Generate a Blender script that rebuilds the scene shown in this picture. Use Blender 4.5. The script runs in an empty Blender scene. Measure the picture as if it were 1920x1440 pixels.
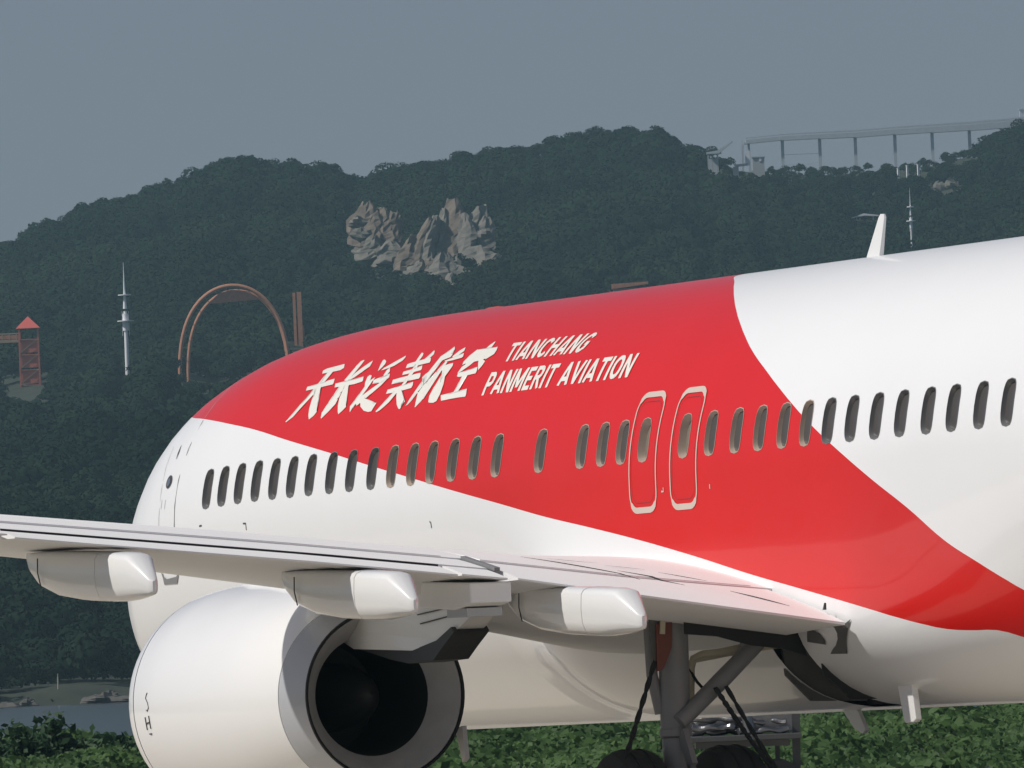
import bpy, bmesh, math, random
import numpy as np
from mathutils import Vector, Matrix
random.seed(7)
rng = np.random.default_rng(7)
R = math.radians
SC = bpy.context.scene
COL = SC.collection

# ------------------------------------------------------------------ camera
CAM = np.array((112.574, -42.599, 1.932))
FWD = Vector((-0.92427385, 0.38100407, 0.02353199))
RGT = Vector((0.37988317, 0.92410929, -0.04136193))
UPV = Vector((0.03750519, 0.02929035, 0.99886708))
cd = bpy.data.cameras.new('camera'); cam = bpy.data.objects.new('camera', cd); COL.objects.link(cam)
m = Matrix((RGT, UPV, -FWD)).transposed().to_4x4(); m.translation = Vector(CAM); cam.matrix_world = m
cd.sensor_width = 36.0; cd.lens = 36.0 * 21963.86 / 1920.0; cd.clip_start = 1.0; cd.clip_end = 20000.0
SC.camera = cam

# ------------------------------------------------------------------ light
SUN_EL, SUN_AZ = R(48), R(188)          # azimuth measured from +Y towards +X
w = bpy.data.worlds.new('World'); SC.world = w; w.use_nodes = True
nt = w.node_tree; bg = nt.nodes['Background']
sky = nt.nodes.new('ShaderNodeTexSky'); sky.sky_type = 'NISHITA'; sky.sun_disc = False
sky.sun_elevation = SUN_EL; sky.sun_rotation = SUN_AZ
sky.air_density = 1.0; sky.dust_density = 1.0; sky.ozone_density = 3.0
hs = nt.nodes.new('ShaderNodeHueSaturation'); hs.inputs['Saturation'].default_value = 0.5
nt.links.new(sky.outputs[0], hs.inputs['Color']); ti = nt.nodes.new('ShaderNodeMix'); ti.data_type = 'RGBA'; ti.blend_type = 'MULTIPLY'; ti.inputs['Factor'].default_value = 1.0
ti.inputs['B'].default_value = (0.65, 0.70, 0.865, 1); nt.links.new(hs.outputs[0], ti.inputs['A']); nt.links.new(ti.outputs['Result'], bg.inputs['Color'])
bg.inputs['Strength'].default_value = 0.083
sd = bpy.data.lights.new('sun', 'SUN'); sd.energy = 4.6; sd.angle = R(1.5); sd.color = (1.0, 0.957, 0.895)
sun = bpy.data.objects.new('sun', sd); COL.objects.link(sun)
to_sun = Vector((math.sin(SUN_AZ) * math.cos(SUN_EL), math.cos(SUN_AZ) * math.cos(SUN_EL), math.sin(SUN_EL)))
sun.rotation_euler = to_sun.to_track_quat('Z', 'Y').to_euler(); sun.location = (20, -40, 60)
SC.view_settings.view_transform = 'Standard'; SC.view_settings.look = 'None'
SC.view_settings.gamma = 1.0; SC.view_settings.use_curve_mapping = False
SC.view_settings.exposure = -0.35
SC.render.engine = 'CYCLES'
SC.cycles.max_bounces = 8; SC.cycles.volume_bounces = 1

# ------------------------------------------------------------------ helpers
FH = np.array((-0.92452986, 0.38110961, 0.0)); RH = np.array((0.38110961, 0.92452986, 0.0))
def W(u, v, z):
    """u metres out from the photographer's stand, v metres to the right"""
    return np.array((CAM[0] + u * FH[0] + v * RH[0], CAM[1] + u * FH[1] + v * RH[1], z))
def Wa(u, v, z):
    u, v, z = np.broadcast_arrays(np.asarray(u, float), v, z)
    return np.stack([CAM[0] + u * FH[0] + v * RH[0], CAM[1] + u * FH[1] + v * RH[1], z], -1)
YAW = math.atan2(RH[1], RH[0])     # a thing turned by YAW has its x axis along v

def tag(o, label=None, cat=None, group=None, kind=None):
    if label: o['label'] = label
    if cat: o['category'] = cat
    if group: o['group'] = group
    if kind: o['kind'] = kind
    return o
def link(name, me, mat=None, parent=None):
    o = bpy.data.objects.new(name, me); COL.objects.link(o)
    if mat is not None:
        if isinstance(mat, (list, tuple)):
            for q in mat: me.materials.append(q)
        else: me.materials.append(mat)
    if parent is not None: o.parent = parent
    return o
def mesh(name, verts, faces, mat=None, parent=None, smooth=False, angle=None, recalc=True, normals=None):
    me = bpy.data.meshes.new(name)
    me.from_pydata([tuple(map(float, q)) for q in verts], [], [tuple(map(int, q)) for q in faces])
    if recalc:
        bm = bmesh.new(); bm.from_mesh(me); bmesh.ops.recalc_face_normals(bm, faces=bm.faces); bm.to_mesh(me); bm.free()
    if smooth: me.polygons.foreach_set('use_smooth', [True] * len(me.polygons))
    if smooth and angle is not None: me.set_sharp_from_angle(angle=R(angle))
    me.update()
    if normals is not None: me.normals_split_custom_set_from_vertices([tuple(q) for q in normals])
    return link(name, me, mat, parent)
def quads(name, P, mat, parent=None, smooth=False, mats=None):
    """P: (n,4,3) quads, built with numpy"""
    n = len(P); me = bpy.data.meshes.new(name)
    me.vertices.add(n * 4); me.vertices.foreach_set('co', np.ascontiguousarray(P, dtype=np.float32).ravel())
    me.loops.add(n * 4); me.loops.foreach_set('vertex_index', np.arange(n * 4, dtype=np.int32))
    me.polygons.add(n); me.polygons.foreach_set('loop_start', np.arange(0, n * 4, 4, dtype=np.int32))
    me.polygons.foreach_set('loop_total', np.full(n, 4, dtype=np.int32))
    if mats is not None: me.polygons.foreach_set('material_index', mats.astype(np.int32))
    me.update(calc_edges=True)
    return link(name, me, mat, parent)
def empty(name, loc, rz=0.0, parent=None):
    o = bpy.data.objects.new(name, None); COL.objects.link(o); o.location = tuple(map(float, loc)); o.rotation_euler = (0, 0, rz)
    o.empty_display_size = 0.5
    if parent is not None: o.parent = parent
    return o
class MB:
    """collects shapes; build() links them as one mesh"""
    def __init__(s): s.v = []; s.f = []
    def add(s, v, f):
        n = len(s.v); s.v += [tuple(map(float, q)) for q in v]; s.f += [tuple(i + n for i in q) for q in f]; return s
    def box(s, c, d, M=None):
        x, y, z = [q / 2 for q in d]
        v = [Vector((i * x, j * y, k * z)) for k in (-1, 1) for j in (-1, 1) for i in (-1, 1)]
        if M is not None: v = [M @ q for q in v]
        return s.add([q + Vector(c) for q in v], [(0, 2, 3, 1), (4, 5, 7, 6), (0, 1, 5, 4), (2, 6, 7, 3), (0, 4, 6, 2), (1, 3, 7, 5)])
    def tube(s, pts, rad, n=10, caps=True):
        pts = [Vector(tuple(map(float, q))) for q in pts]; k = len(pts)
        rad = rad if isinstance(rad, (list, tuple)) else [rad] * k
        rings = []; prev = None
        for i, q in enumerate(pts):
            t = (pts[min(i + 1, k - 1)] - pts[max(i - 1, 0)]).normalized()
            if prev is None:
                a = t.orthogonal().normalized()
            else:
                a = (prev - t * prev.dot(t)).normalized()
            prev = a; b = t.cross(a)
            rings.append([q + (a * math.cos(2 * math.pi * j / n) + b * math.sin(2 * math.pi * j / n)) * rad[i] for j in range(n)])
        v = [q for r in rings for q in r]
        f = [(i * n + j, i * n + (j + 1) % n, (i + 1) * n + (j + 1) % n, (i + 1) * n + j) for i in range(k - 1) for j in range(n)]
        if caps: f += [tuple(range(n))[::-1], tuple((k - 1) * n + j for j in range(n))]
        return s.add(v, f)
    def bar(s, a, b, wd, dp, up=(0, 0, 1)):
        """rectangular bar from a to b"""
        a, b = Vector(tuple(map(float, a))), Vector(tuple(map(float, b))); t = (b - a).normalized(); u = Vector(up)
        if abs(t.dot(u)) > 0.98: u = Vector((1, 0, 0))
        x = t.cross(u).normalized(); y = x.cross(t)
        v = [p + x * i * wd / 2 + y * j * dp / 2 for p in (a, b) for i, j in ((-1, -1), (1, -1), (1, 1), (-1, 1))]
        return s.add(v, [(0, 3, 2, 1), (4, 5, 6, 7), (0, 1, 5, 4), (1, 2, 6, 5), (2, 3, 7, 6), (3, 0, 4, 7)])
    def lathe(s, prof, org, axis='X', n=48, closed=False):
        """prof: (pos along axis, radius)"""
        v = []
        for p, r in prof:
            for j in range(n):
                a = 2 * math.pi * j / n
                q = {'X': (p, r * math.cos(a), r * math.sin(a)), 'Y': (r * math.cos(a), p, r * math.sin(a)), 'Z': (r * math.cos(a), r * math.sin(a), p)}[axis]
                v.append((q[0] + org[0], q[1] + org[1], q[2] + org[2]))
        k = len(prof)
        f = [(i * n + j, i * n + (j + 1) % n, (i + 1) * n + (j + 1) % n, (i + 1) * n + j) for i in range(k - 1) for j in range(n)]
        if closed: f += [((k - 1) * n + j, (k - 1) * n + (j + 1) % n, (j + 1) % n, j) for j in range(n)]
        return s.add(v, f)
    def prism(s, poly, lo, hi, axis='Y'):
        """poly in the two other axes, extruded along axis from lo to hi"""
        k = len(poly)
        mk = {'Y': lambda a, b, t: (a, t, b), 'X': lambda a, b, t: (t, a, b), 'Z': lambda a, b, t: (a, b, t)}[axis]
        v = [mk(a, b, lo) for a, b in poly] + [mk(a, b, hi) for a, b in poly]
        return s.add(v, [tuple(range(k)), tuple(range(2 * k - 1, k - 1, -1))] + [(i, (i + 1) % k, k + (i + 1) % k, k + i) for i in range(k)])
    def build(s, name, mat, parent=None, smooth=False, angle=35, bevel=0.0, seg=2):
        o = mesh(name, s.v, s.f, mat, parent, smooth, angle)
        if bevel:
            b = o.modifiers.new('bevel', 'BEVEL'); b.width = bevel; b.segments = seg; b.limit_method = 'ANGLE'; b.angle_limit = R(40)
        return o

# ------------------------------------------------------------------ materials
def new_mat(name):
    mt = bpy.data.materials.new(name); mt.use_nodes = True
    return mt, mt.node_tree, mt.node_tree.nodes['Principled BSDF']
def pbr(name, col, rough=0.5, metal=0.0, coat=0.0, var=0.08, scale=3.0, bump=0.0, bscale=40.0, col2=None, spec=0.5):
    mt, t, b = new_mat(name)
    tc = t.nodes.new('ShaderNodeTexCoord'); nz = t.nodes.new('ShaderNodeTexNoise'); nz.inputs['Scale'].default_value = scale; nz.inputs['Detail'].default_value = 6
    t.links.new(tc.outputs['Object'], nz.inputs['Vector'])
    mx = t.nodes.new('ShaderNodeMix'); mx.data_type = 'RGBA'
    a = tuple(c * (1 - var) for c in col); c2 = col2 or tuple(min(1, c * (1 + var)) for c in col)
    mx.inputs['A'].default_value = (*a, 1); mx.inputs['B'].default_value = (*c2, 1)
    t.links.new(nz.outputs['Fac'], mx.inputs['Factor']); t.links.new(mx.outputs['Result'], b.inputs['Base Color'])
    b.inputs['Roughness'].default_value = rough; b.inputs['Metallic'].default_value = metal
    b.inputs['Coat Weight'].default_value = coat; b.inputs['Coat Roughness'].default_value = 0.06; b.inputs['Specular IOR Level'].default_value = spec
    if bump:
        n2 = t.nodes.new('ShaderNodeTexNoise'); n2.inputs['Scale'].default_value = bscale; n2.inputs['Detail'].default_value = 5
        t.links.new(tc.outputs['Object'], n2.inputs['Vector'])
        bp = t.nodes.new('ShaderNodeBump'); bp.inputs['Strength'].default_value = bump; bp.inputs['Distance'].default_value = 0.02
        t.links.new(n2.outputs['Fac'], bp.inputs['Height']); t.links.new(bp.outputs['Normal'], b.inputs['Normal'])
    return mt
def foliage(name, a, b_, scale=0.6, trans=0.25, isl=0.28):
    mt, t, b = new_mat(name)
    g = t.nodes.new('ShaderNodeNewGeometry'); nz = t.nodes.new('ShaderNodeTexNoise'); nz.inputs['Scale'].default_value = scale; nz.inputs['Detail'].default_value = 3
    t.links.new(g.outputs['Position'], nz.inputs['Vector'])
    ad = t.nodes.new('ShaderNodeMath'); ad.operation = 'MULTIPLY_ADD'; ad.inputs[1].default_value = isl; 
    t.links.new(g.outputs['Random Per Island'], ad.inputs[0]); 
    sb = t.nodes.new('ShaderNodeMath'); sb.operation = 'MULTIPLY_ADD'; sb.inputs[1].default_value = 1.5; sb.inputs[2].default_value = -0.40
    t.links.new(nz.outputs['Fac'], sb.inputs[0]); t.links.new(sb.outputs[0], ad.inputs[2])
    mx = t.nodes.new('ShaderNodeMix'); mx.data_type = 'RGBA'; mx.inputs['A'].default_value = (*a, 1); mx.inputs['B'].default_value = (*b_, 1)
    t.links.new(ad.outputs[0], mx.inputs['Factor']); t.links.new(mx.outputs['Result'], b.inputs['Base Color'])
    b.inputs['Roughness'].default_value = 0.6; b.inputs['Specular IOR Level'].default_value = 0.2 if trans > .1 else 0.0
    if trans:
        tr = t.nodes.new('ShaderNodeBsdfTranslucent'); ms = t.nodes.new('ShaderNodeMixShader'); ms.inputs[0].default_value = trans
        t.links.new(mx.outputs['Result'], tr.inputs['Color']); out = t.nodes['Material Output']
        t.links.new(b.outputs[0], ms.inputs[1]); t.links.new(tr.outputs[0], ms.inputs[2]); t.links.new(ms.outputs[0], out.inputs['Surface'])
    return mt

# livery edge tables, measured on the hull: (station, height) and (station, angle round the hull)
LOW = [(0.0, 4.66), (3.6, 4.6), (4.138, 4.574), (4.787, 4.541), (6.037, 4.435), (6.756, 4.357), (7.82, 4.212), (9.065, 4.043), (9.938, 3.916), (11.238, 3.728), (12.355, 3.563), (13.419, 3.41), (14.471, 3.256), (15.5, 3.125), (16.506, 2.991), (17.501, 2.846), (18.009, 2.768), (19.079, 2.596), (20.137, 2.443), (21.181, 2.29), (21.651, 2.218), (22.194, 2.125), (22.543, 2.064), (22.888, 2.012), (23.224, 1.993), (23.598, 1.983), (23.917, 1.911), (24.7, 1.74), (26.0, 1.35), (38.0, 0.8)]
RIT = [(15.25, 90.0), (15.445, 81.2), (16.212, 69.34), (16.698, 61.96), (17.385, 51.58), (17.933, 43.52), (18.619, 33.81), (19.089, 27.88), (19.882, 17.71), (20.457, 10.33), (21.014, 3.52), (21.758, -5.58), (22.482, -13.73), (23.15, -22.0), (23.76, -28.26), (24.328, -35.22), (24.9, -44.0), (25.8, -58.0), (26.6, -90.0)]
S0 = 19.6            # hull station of the main gear, the aeroplane's own origin
def livery():
    mt, t, b = new_mat('livery_paint')
    N, L = t.nodes.new, t.links.new
    tc = N('ShaderNodeTexCoord'); sx = N('ShaderNodeSeparateXYZ'); L(tc.outputs['Object'], sx.inputs[0])
    def mth(op, a, c=None, d=None):
        n = N('ShaderNodeMath'); n.operation = op
        for i, q in enumerate((a, c, d)):
            if q is None: continue
            if isinstance(q, (int, float)): n.inputs[i].default_value = q
            else: L(q, n.inputs[i])
        return n.outputs[0]
    def curve(inp, pts):
        n = N('ShaderNodeFloatCurve'); cv = n.mapping.curves[0]
        for i, (x, y) in enumerate(pts):
            if i < 2: cv.points[i].location = (x, y)
            else: cv.points.new(x, y)
        n.mapping.update(); L(inp, n.inputs['Value']); return n.outputs[0]
    s = mth('ADD', sx.outputs['X'], S0)
    zl = curve(mth('DIVIDE', s, 38.0), [(a / 38.0, c / 6.0) for a, c in LOW])
    above = mth('GREATER_THAN', mth('DIVIDE', sx.outputs['Z'], 6.0), zl)
    ang = mth('ARCTAN2', mth('SUBTRACT', sx.outputs['Z'], 3.5), mth('ABSOLUTE', sx.outputs['Y']))
    an = mth('MULTIPLY_ADD', ang, 1 / math.pi, 0.5)
    sr = curve(an, sorted([((c + 90) / 180.0, (a - 14) / 14.0) for a, c in RIT]))
    ahead = mth('LESS_THAN', mth('DIVIDE', mth('SUBTRACT', s, 14.0), 14.0), sr)
    red = mth('MULTIPLY', above, ahead)
    nz = N('ShaderNodeTexNoise'); nz.inputs['Scale'].default_value = 0.9; nz.inputs['Detail'].default_value = 7; L(tc.outputs['Object'], nz.inputs['Vector'])
    def two(a, c):
        n = N('ShaderNodeMix'); n.data_type = 'RGBA'; n.inputs['A'].default_value = (*a, 1); n.inputs['B'].default_value = (*c, 1); L(nz.outputs['Fac'], n.inputs['Factor']); return n.outputs['Result']
    mx = N('ShaderNodeMix'); mx.data_type = 'RGBA'; L(red, mx.inputs['Factor'])
    L(two((0.78, 0.782, 0.775), (0.81, 0.812, 0.806)), mx.inputs['A']); L(two((0.60, 0.009, 0.007), (0.66, 0.012, 0.009)), mx.inputs['B'])
    L(mx.outputs['Result'], b.inputs['Base Color'])
    b.inputs['Roughness'].default_value = 0.36; b.inputs['Specular IOR Level'].default_value = 0.15; b.inputs['Coat Weight'].default_value = 0.36; b.inputs['Coat Roughness'].default_value = 0.06
    # faint skin waviness between the frames
    wv = N('ShaderNodeTexNoise'); wv.inputs['Scale'].default_value = 1.6; L(tc.outputs['Object'], wv.inputs['Vector'])
    bp = N('ShaderNodeBump'); bp.inputs['Strength'].default_value = 0.25; bp.inputs['Distance'].default_value = 0.012; L(wv.outputs['Fac'], bp.inputs['Height'])
    L(bp.outputs['Normal'], b.inputs['Coat Normal']); L(bp.outputs['Normal'], b.inputs['Normal'])
    return mt
M = dict(
    livery=livery(),
    white=pbr('white_paint', (0.78, 0.775, 0.755), 0.35, coat=0.5, var=0.03, scale=1.2),
    wing=pbr('wing_paint', (0.80, 0.797, 0.785), 0.65, coat=0.0, var=0.03, scale=1.5, spec=0.03),
    cowl=pbr('cowl_paint', (0.80, 0.795, 0.78), 0.32, coat=0.6, var=0.025, scale=1.0),
    sleeve=pbr('grey_sleeve_paint', (0.40, 0.41, 0.43), 0.4, coat=0.2, var=0.06, scale=2),
    lip=pbr('bare_metal', (0.62, 0.62, 0.63), 0.28, metal=1.0, var=0.05),
    liner=pbr('dark_liner', (0.46, 0.46, 0.46), 0.55, var=0.2, scale=5),
    nozzle_black=pbr('exhaust_black', (0.012, 0.012, 0.013), 0.7, var=0.3, scale=6),  # even near-black for the nozzle rim and the exhaust duct
    shield=pbr('heat_shield', (0.022, 0.022, 0.023), 0.5, var=0.25, scale=5),
    letter=pbr('lettering_white', (0.82, 0.79, 0.70), 0.4, coat=0.4, var=0.02),
    stripe=pbr('exit_stripe', (0.60, 0.50, 0.42), 0.45, coat=0.3, var=0.05),
    frame=pbr('window_frame_metal', (0.42, 0.34, 0.27), 0.4, var=0.08),
    frame_w=pbr('window_frame_grey', (0.20, 0.20, 0.20), 0.4, metal=0.3, var=0.08),
    pane=pbr('window_acrylic', (0.075, 0.070, 0.066), 0.3, var=0.12, spec=0.3),
    shade=pbr('window_shade', (0.17, 0.15, 0.12), 0.5, var=0.1),
    seam=pbr('panel_seam', (0.05, 0.05, 0.052), 0.7, var=0.1),
    seamlt=pbr('panel_seam_light', (0.40, 0.40, 0.40), 0.6, var=0.1),
    black=pbr('black_gap', (0.012, 0.012, 0.012), 0.8, var=0.1),
    rubber=pbr('tyre_rubber', (0.022, 0.022, 0.022), 0.8, var=0.2, scale=8, bump=0.2),
    strut=pbr('gear_grey', (0.21, 0.21, 0.212), 0.45, var=0.12, scale=4),
    chrome=pbr('oleo_steel', (0.55, 0.55, 0.55), 0.22, metal=1.0),
    cream=pbr('cream_tube', (0.50, 0.45, 0.33), 0.45, var=0.1),
    brown=pbr('brown_panel', (0.16, 0.045, 0.03), 0.6, var=0.25, scale=8),
    well=pbr('wheel_well', (0.10, 0.10, 0.095), 0.7, var=0.3, scale=5),
    rope=pbr('black_rope', (0.015, 0.015, 0.016), 0.8, var=0.3, scale=30),
    concrete=pbr('apron_concrete', (0.50, 0.455, 0.38), 0.85, var=0.14, scale=0.35, bump=0.2, bscale=30),
    rust=pbr('rust_steel', (0.42, 0.19, 0.11), 0.7, var=0.3, scale=1.5),
    rust2=pbr('brown_timber', (0.34, 0.25, 0.17), 0.75, var=0.25, scale=1.5),
    redsteel=pbr('red_steel', (0.45, 0.13, 0.085), 0.65, var=0.25, scale=1.5),
    redroof=pbr('red_roof', (0.50, 0.085, 0.065), 0.6, var=0.12, scale=2),
    pale=pbr('pale_steel', (0.76, 0.77, 0.78), 0.45, var=0.1, scale=2),
    steel=pbr('bridge_steel', (0.48, 0.52, 0.55), 0.5, var=0.12, scale=1),
    plaster=pbr('hut_plaster', (0.42, 0.44, 0.44), 0.7, var=0.15),
    rock=pbr('rock_face', (0.095, 0.092, 0.082), 0.9, var=0.5, scale=0.5, col2=(0.22, 0.205, 0.17), bump=0.6, bscale=1.5),
    rock_tan=pbr('tan_rock', (0.085, 0.066, 0.052), 0.9, var=0.5, scale=0.6, col2=(0.21, 0.17, 0.13), bump=0.6, bscale=1.5),
    stone=pbr('shore_stone', (0.085, 0.08, 0.07), 0.9, var=0.3, scale=1.5, bump=0.5, bscale=4),
    bark=pbr('bark', (0.055, 0.045, 0.035), 0.9, var=0.3, scale=4),
    metal=pbr('scuffed_aluminium', (0.22, 0.22, 0.22), 0.3, metal=0.9, var=0.3, scale=6, bump=0.4, bscale=12),
    cart=pbr('cart_grey', (0.06, 0.06, 0.06), 0.6, var=0.3),
    sack=pbr('tan_sack', (0.27, 0.20, 0.13), 0.9, var=0.2, scale=6, bump=0.5, bscale=15),
    forest=foliage('hill_foliage', (0.004, 0.009, 0.007), (0.024, 0.039, 0.021), 0.016, 0.0, 0.10),
    crown=foliage('ridge_foliage', (0.006, 0.012, 0.009), (0.024, 0.038, 0.021), 0.12, 0.0, 0.1),
    vine=foliage('vine_leaves', (0.018, 0.050, 0.014), (0.098, 0.178, 0.050), 0.55, 0.3),
    shrub=foliage('shrub_leaves', (0.016, 0.045, 0.018), (0.045, 0.095, 0.04), 1.2, 0.25),
)

# ================================================================== the setting
CR = np.array([(-900, 30), (-400, 60), (-220, 80), (-130.4, 92.2), (-112.3, 99.6), (-107.5, 100.6), (-100.2, 105.0), (-94.2, 106.5), (-88.2, 109.0), (-83.5, 109.3), (-72.7, 111.2), (-66.7, 113.9), (-60.6, 116.4), (-56.5, 116.8), (-52.4, 114.3), (-46.4, 115.8), (-40.6, 114.0), (-34.7, 112.3), (-33.0, 110.8), (-28.8, 112.0), (-20.4, 113.8), (-10.9, 114.9), (1.0, 116.7), (7.0, 116.9), (13.0, 118.7), (18.9, 119.6), (24.9, 119.2), (34.3, 119.0), (38.4, 115.9), (41.2, 114.2), (45.9, 112.2), (51.7, 108.7), (59.9, 107.5), (71.8, 106.9), (83.6, 107.3), (91.9, 107.0), (99.1, 109.1), (107.5, 110.3), (110, 112.9), (115.9, 114.1), (131.4, 115.2), (250, 112), (600, 90), (1200, 40)])
def crest(v):
    v = np.asarray(v, float); z = np.interp(v, CR[:, 0], CR[:, 1])
    return z - 4.2 * np.clip((46 - v) / 6, 0, 1) - 1.5 * np.clip((v - 103) / 5, 0, 1)
def height(u, v):
    u, v = np.broadcast_arrays(np.asarray(u, float), np.asarray(v, float))
    t = np.clip((u - 1530) / 1070, 0, 1); cz = crest(v)
    z2 = 0.5 + (cz - 0.5) * (500 / 1070); z = np.where(u < 2030, 0.5 + (z2 - 0.5) * np.clip((u - 1025) / 1005, 0, 1), 0.5 + (cz - 0.5) * t)
    z = np.where(u > 2600, np.maximum(cz - (u - 2600) * 0.08, 0), z)
    und = 1.1 * np.sin(v * 0.13 + u * 0.021) + 0.9 * np.sin(v * 0.071 - u * 0.017 + 1.3)
    z = z + und * np.clip((u - 1060) / 300, 0, 1) * np.clip((2570 - u) / 120, 0, 1)
    shore = np.clip((u - 988 - 2 * np.sin(v * 0.13)) / 18, 0, 1); z = np.where(u < 1025, -3.0 + 3.5 * shore, z)
    z = z + np.where((u > 984) & (u < 1050), 1.0 * np.exp(-((v + 38.6) / 4.4) ** 2) * np.clip((u - 990) / 14, 0, 1) * np.clip((1040 - u) / 20, 0, 1), 0)
    bank = np.clip((u - 262) / 14, 0, 1); z = np.where(u < 600, -3.0 * bank, z)
    side = np.clip((np.abs(v) - 1500) / 60, 0, 1); z = np.where((u > 262) & (u < 1025), z * (1 - side), z)
    return np.where(u < 262, 0.0, z)
ul = np.concatenate([[-7000, -3000, -1200, -500, -200, 0, 100, 180, 240], np.arange(258, 282, 3), [300, 500, 800, 950], np.arange(978, 1060, 3), np.arange(1065, 2700, 15), [2800, 3000, 3500, 4300, 7000]])
vl = np.concatenate([[-7000, -3000, -1700, -1560, -1500, -1000, -600, -400, -280, -200, -160], np.arange(-140, 145, 4), [160, 200, 280, 400, 600, 1000, 1500, 1560, 1700, 3000, 7000]])
UU, VV = np.meshgrid(ul, vl, indexing='ij'); G = Wa(UU, VV, height(UU, VV)).reshape(-1, 3); nu, nv = len(ul), len(vl)
gm, t, b = new_mat('ground_cover_soil')
geo = t.nodes.new('ShaderNodeNewGeometry'); nz = t.nodes.new('ShaderNodeTexNoise'); nz.inputs['Scale'].default_value = 0.25; nz.inputs['Detail'].default_value = 12; nz.inputs['Roughness'].default_value = 0.7
t.links.new(geo.outputs['Position'], nz.inputs['Vector'])
rp = t.nodes.new('ShaderNodeValToRGB'); rp.color_ramp.elements[0].color = (0.010, 0.018, 0.009, 1); rp.color_ramp.elements[1].color = (0.036, 0.041, 0.024, 1)
rp.color_ramp.elements[0].position = 0.3; rp.color_ramp.elements[1].position = 0.72
t.links.new(nz.outputs['Fac'], rp.inputs[0]); t.links.new(rp.outputs[0], b.inputs['Base Color']); b.inputs['Roughness'].default_value = 0.95
ground = mesh('ground', G, [(i * nv + j, i * nv + j + 1, (i + 1) * nv + j + 1, (i + 1) * nv + j) for i in range(nu - 1) for j in range(nv - 1)], gm, smooth=True)
tag(ground, 'dark green earth running from the airfield to the wooded hill', 'ground', kind='structure')

wm, t, b = new_mat('lake_water'); b.inputs['Base Color'].default_value = (0.04, 0.05, 0.05, 1); b.inputs['Roughness'].default_value = 0.12
nz = t.nodes.new('ShaderNodeTexNoise'); nz.inputs['Scale'].default_value = 0.8; nz.inputs['Detail'].default_value = 4; geo = t.nodes.new('ShaderNodeNewGeometry'); t.links.new(geo.outputs['Position'], nz.inputs['Vector'])
bp = t.nodes.new('ShaderNodeBump'); bp.inputs['Strength'].default_value = 0.12; bp.inputs['Distance'].default_value = 0.1; t.links.new(nz.outputs['Fac'], bp.inputs['Height']); t.links.new(bp.outputs[0], b.inputs['Normal'])
tag(mesh('water', [W(262.6, -1499, -.3), W(1024, -1499, -.3), W(1024, 1499, -.3), W(262.6, 1499, -.3)], [(0, 1, 2, 3)], wm), 'grey lake between the shrubs and the far shore', 'lake', kind='structure')

# concrete apron laid in slabs: sheet with sawn joints
am = M['concrete']
tag(mesh('apron', [(-70, -17, 0.004), (135, -17, 0.004), (135, 30, 0.004), (-70, 30, 0.004)], [(0, 1, 2, 3)], am), 'pale concrete apron under the airliner', 'apron', kind='structure')

# ================================================================== the airliner
TILT = 0.007668
plane = empty('airliner', (S0, 0, 0)); plane.rotation_euler = (0, -TILT, 0)
tag(plane, 'red and white twin-engine airliner parked on the apron, seen from behind its left wing', 'airliner')
def pv(v): return [(q[0] - S0, q[1], q[2]) for q in v]
def pmesh(name, v, f, mat, parent=plane, **k): return mesh(name, pv(v), f, mat, parent, **k)
class PB(MB):
    def build(s, name, mat, parent=None, **k):
        s.v = pv(s.v); return MB.build(s, name, mat, parent or plane, **k)

FT = np.array([(0.0, .02, 2.62, 2.58, 2.60), (0.15, .34, 2.98, 2.26, 2.60), (0.5, .58, 3.28, 1.99, 2.62), (1.0, .87, 3.52, 1.80, 2.70), (1.6, 1.13, 3.85, 1.66, 2.80), (2.2, 1.37, 4.38, 1.57, 2.93), (2.8, 1.575, 4.77, 1.51, 3.07), (3.4, 1.712, 4.97, 1.46, 3.20), (4.0, 1.795, 5.095, 1.43, 3.32), (5.0, 1.86, 5.245, 1.39, 3.43), (6.0, 1.88, 5.32, 1.375, 3.48), (7.5, 1.88, 5.37, 1.37, 3.5), (9, 1.88, 5.38, 1.37, 3.5), (24., 1.88, 5.38, 1.37, 3.5), (26., 1.88, 5.38, 1.39, 3.5), (28., 1.86, 5.38, 1.56, 3.54), (30., 1.78, 5.37, 1.93, 3.66), (32., 1.60, 5.34, 2.42, 3.85), (34., 1.30, 5.27, 2.98, 4.08), (36., .88, 5.12, 3.58, 4.30), (37.4, .5, 4.95, 4.02, 4.45), (38., .18, 4.75, 4.3, 4.52)])
BT = np.array([(12.8, .9, 2.0, 2.4, 1.6), (13.6, 1.4, 2.05, 2.6, 1.45), (14.6, 1.75, 2.1, 2.8, 1.37), (15.8, 1.92, 2.13, 2.92, 1.34), (17.5, 1.97, 2.13, 2.95, 1.33), (19.5, 1.97, 2.12, 2.9, 1.33), (21, 1.94, 2.1, 2.82, 1.33), (22.2, 1.8, 2.08, 2.7, 1.335), (23.5, 1.52, 2.05, 2.55, 1.345), (24.8, 1.18, 2.0, 2.4, 1.38), (26, .8, 1.95, 2.2, 1.5)])
def cub(x, xs, ys):
    x = np.asarray(x, float); i = np.clip(np.searchsorted(xs, x) - 1, 0, len(xs) - 2)
    hh = np.diff(xs); d = np.diff(ys) / hh; mm = np.zeros(len(xs)); mm[0] = d[0]; mm[-1] = d[-1]
    for k in range(1, len(xs) - 1):
        if d[k - 1] * d[k] > 0: mm[k] = 2 * d[k - 1] * d[k] / (d[k - 1] + d[k])
    t = np.clip((x - xs[i]) / hh[i], 0, 1)
    return (2 * t**3 - 3 * t**2 + 1) * ys[i] + (t**3 - 2 * t**2 + t) * hh[i] * mm[i] + (-2 * t**3 + 3 * t**2) * ys[i + 1] + (t**3 - t**2) * hh[i] * mm[i + 1]
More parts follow.
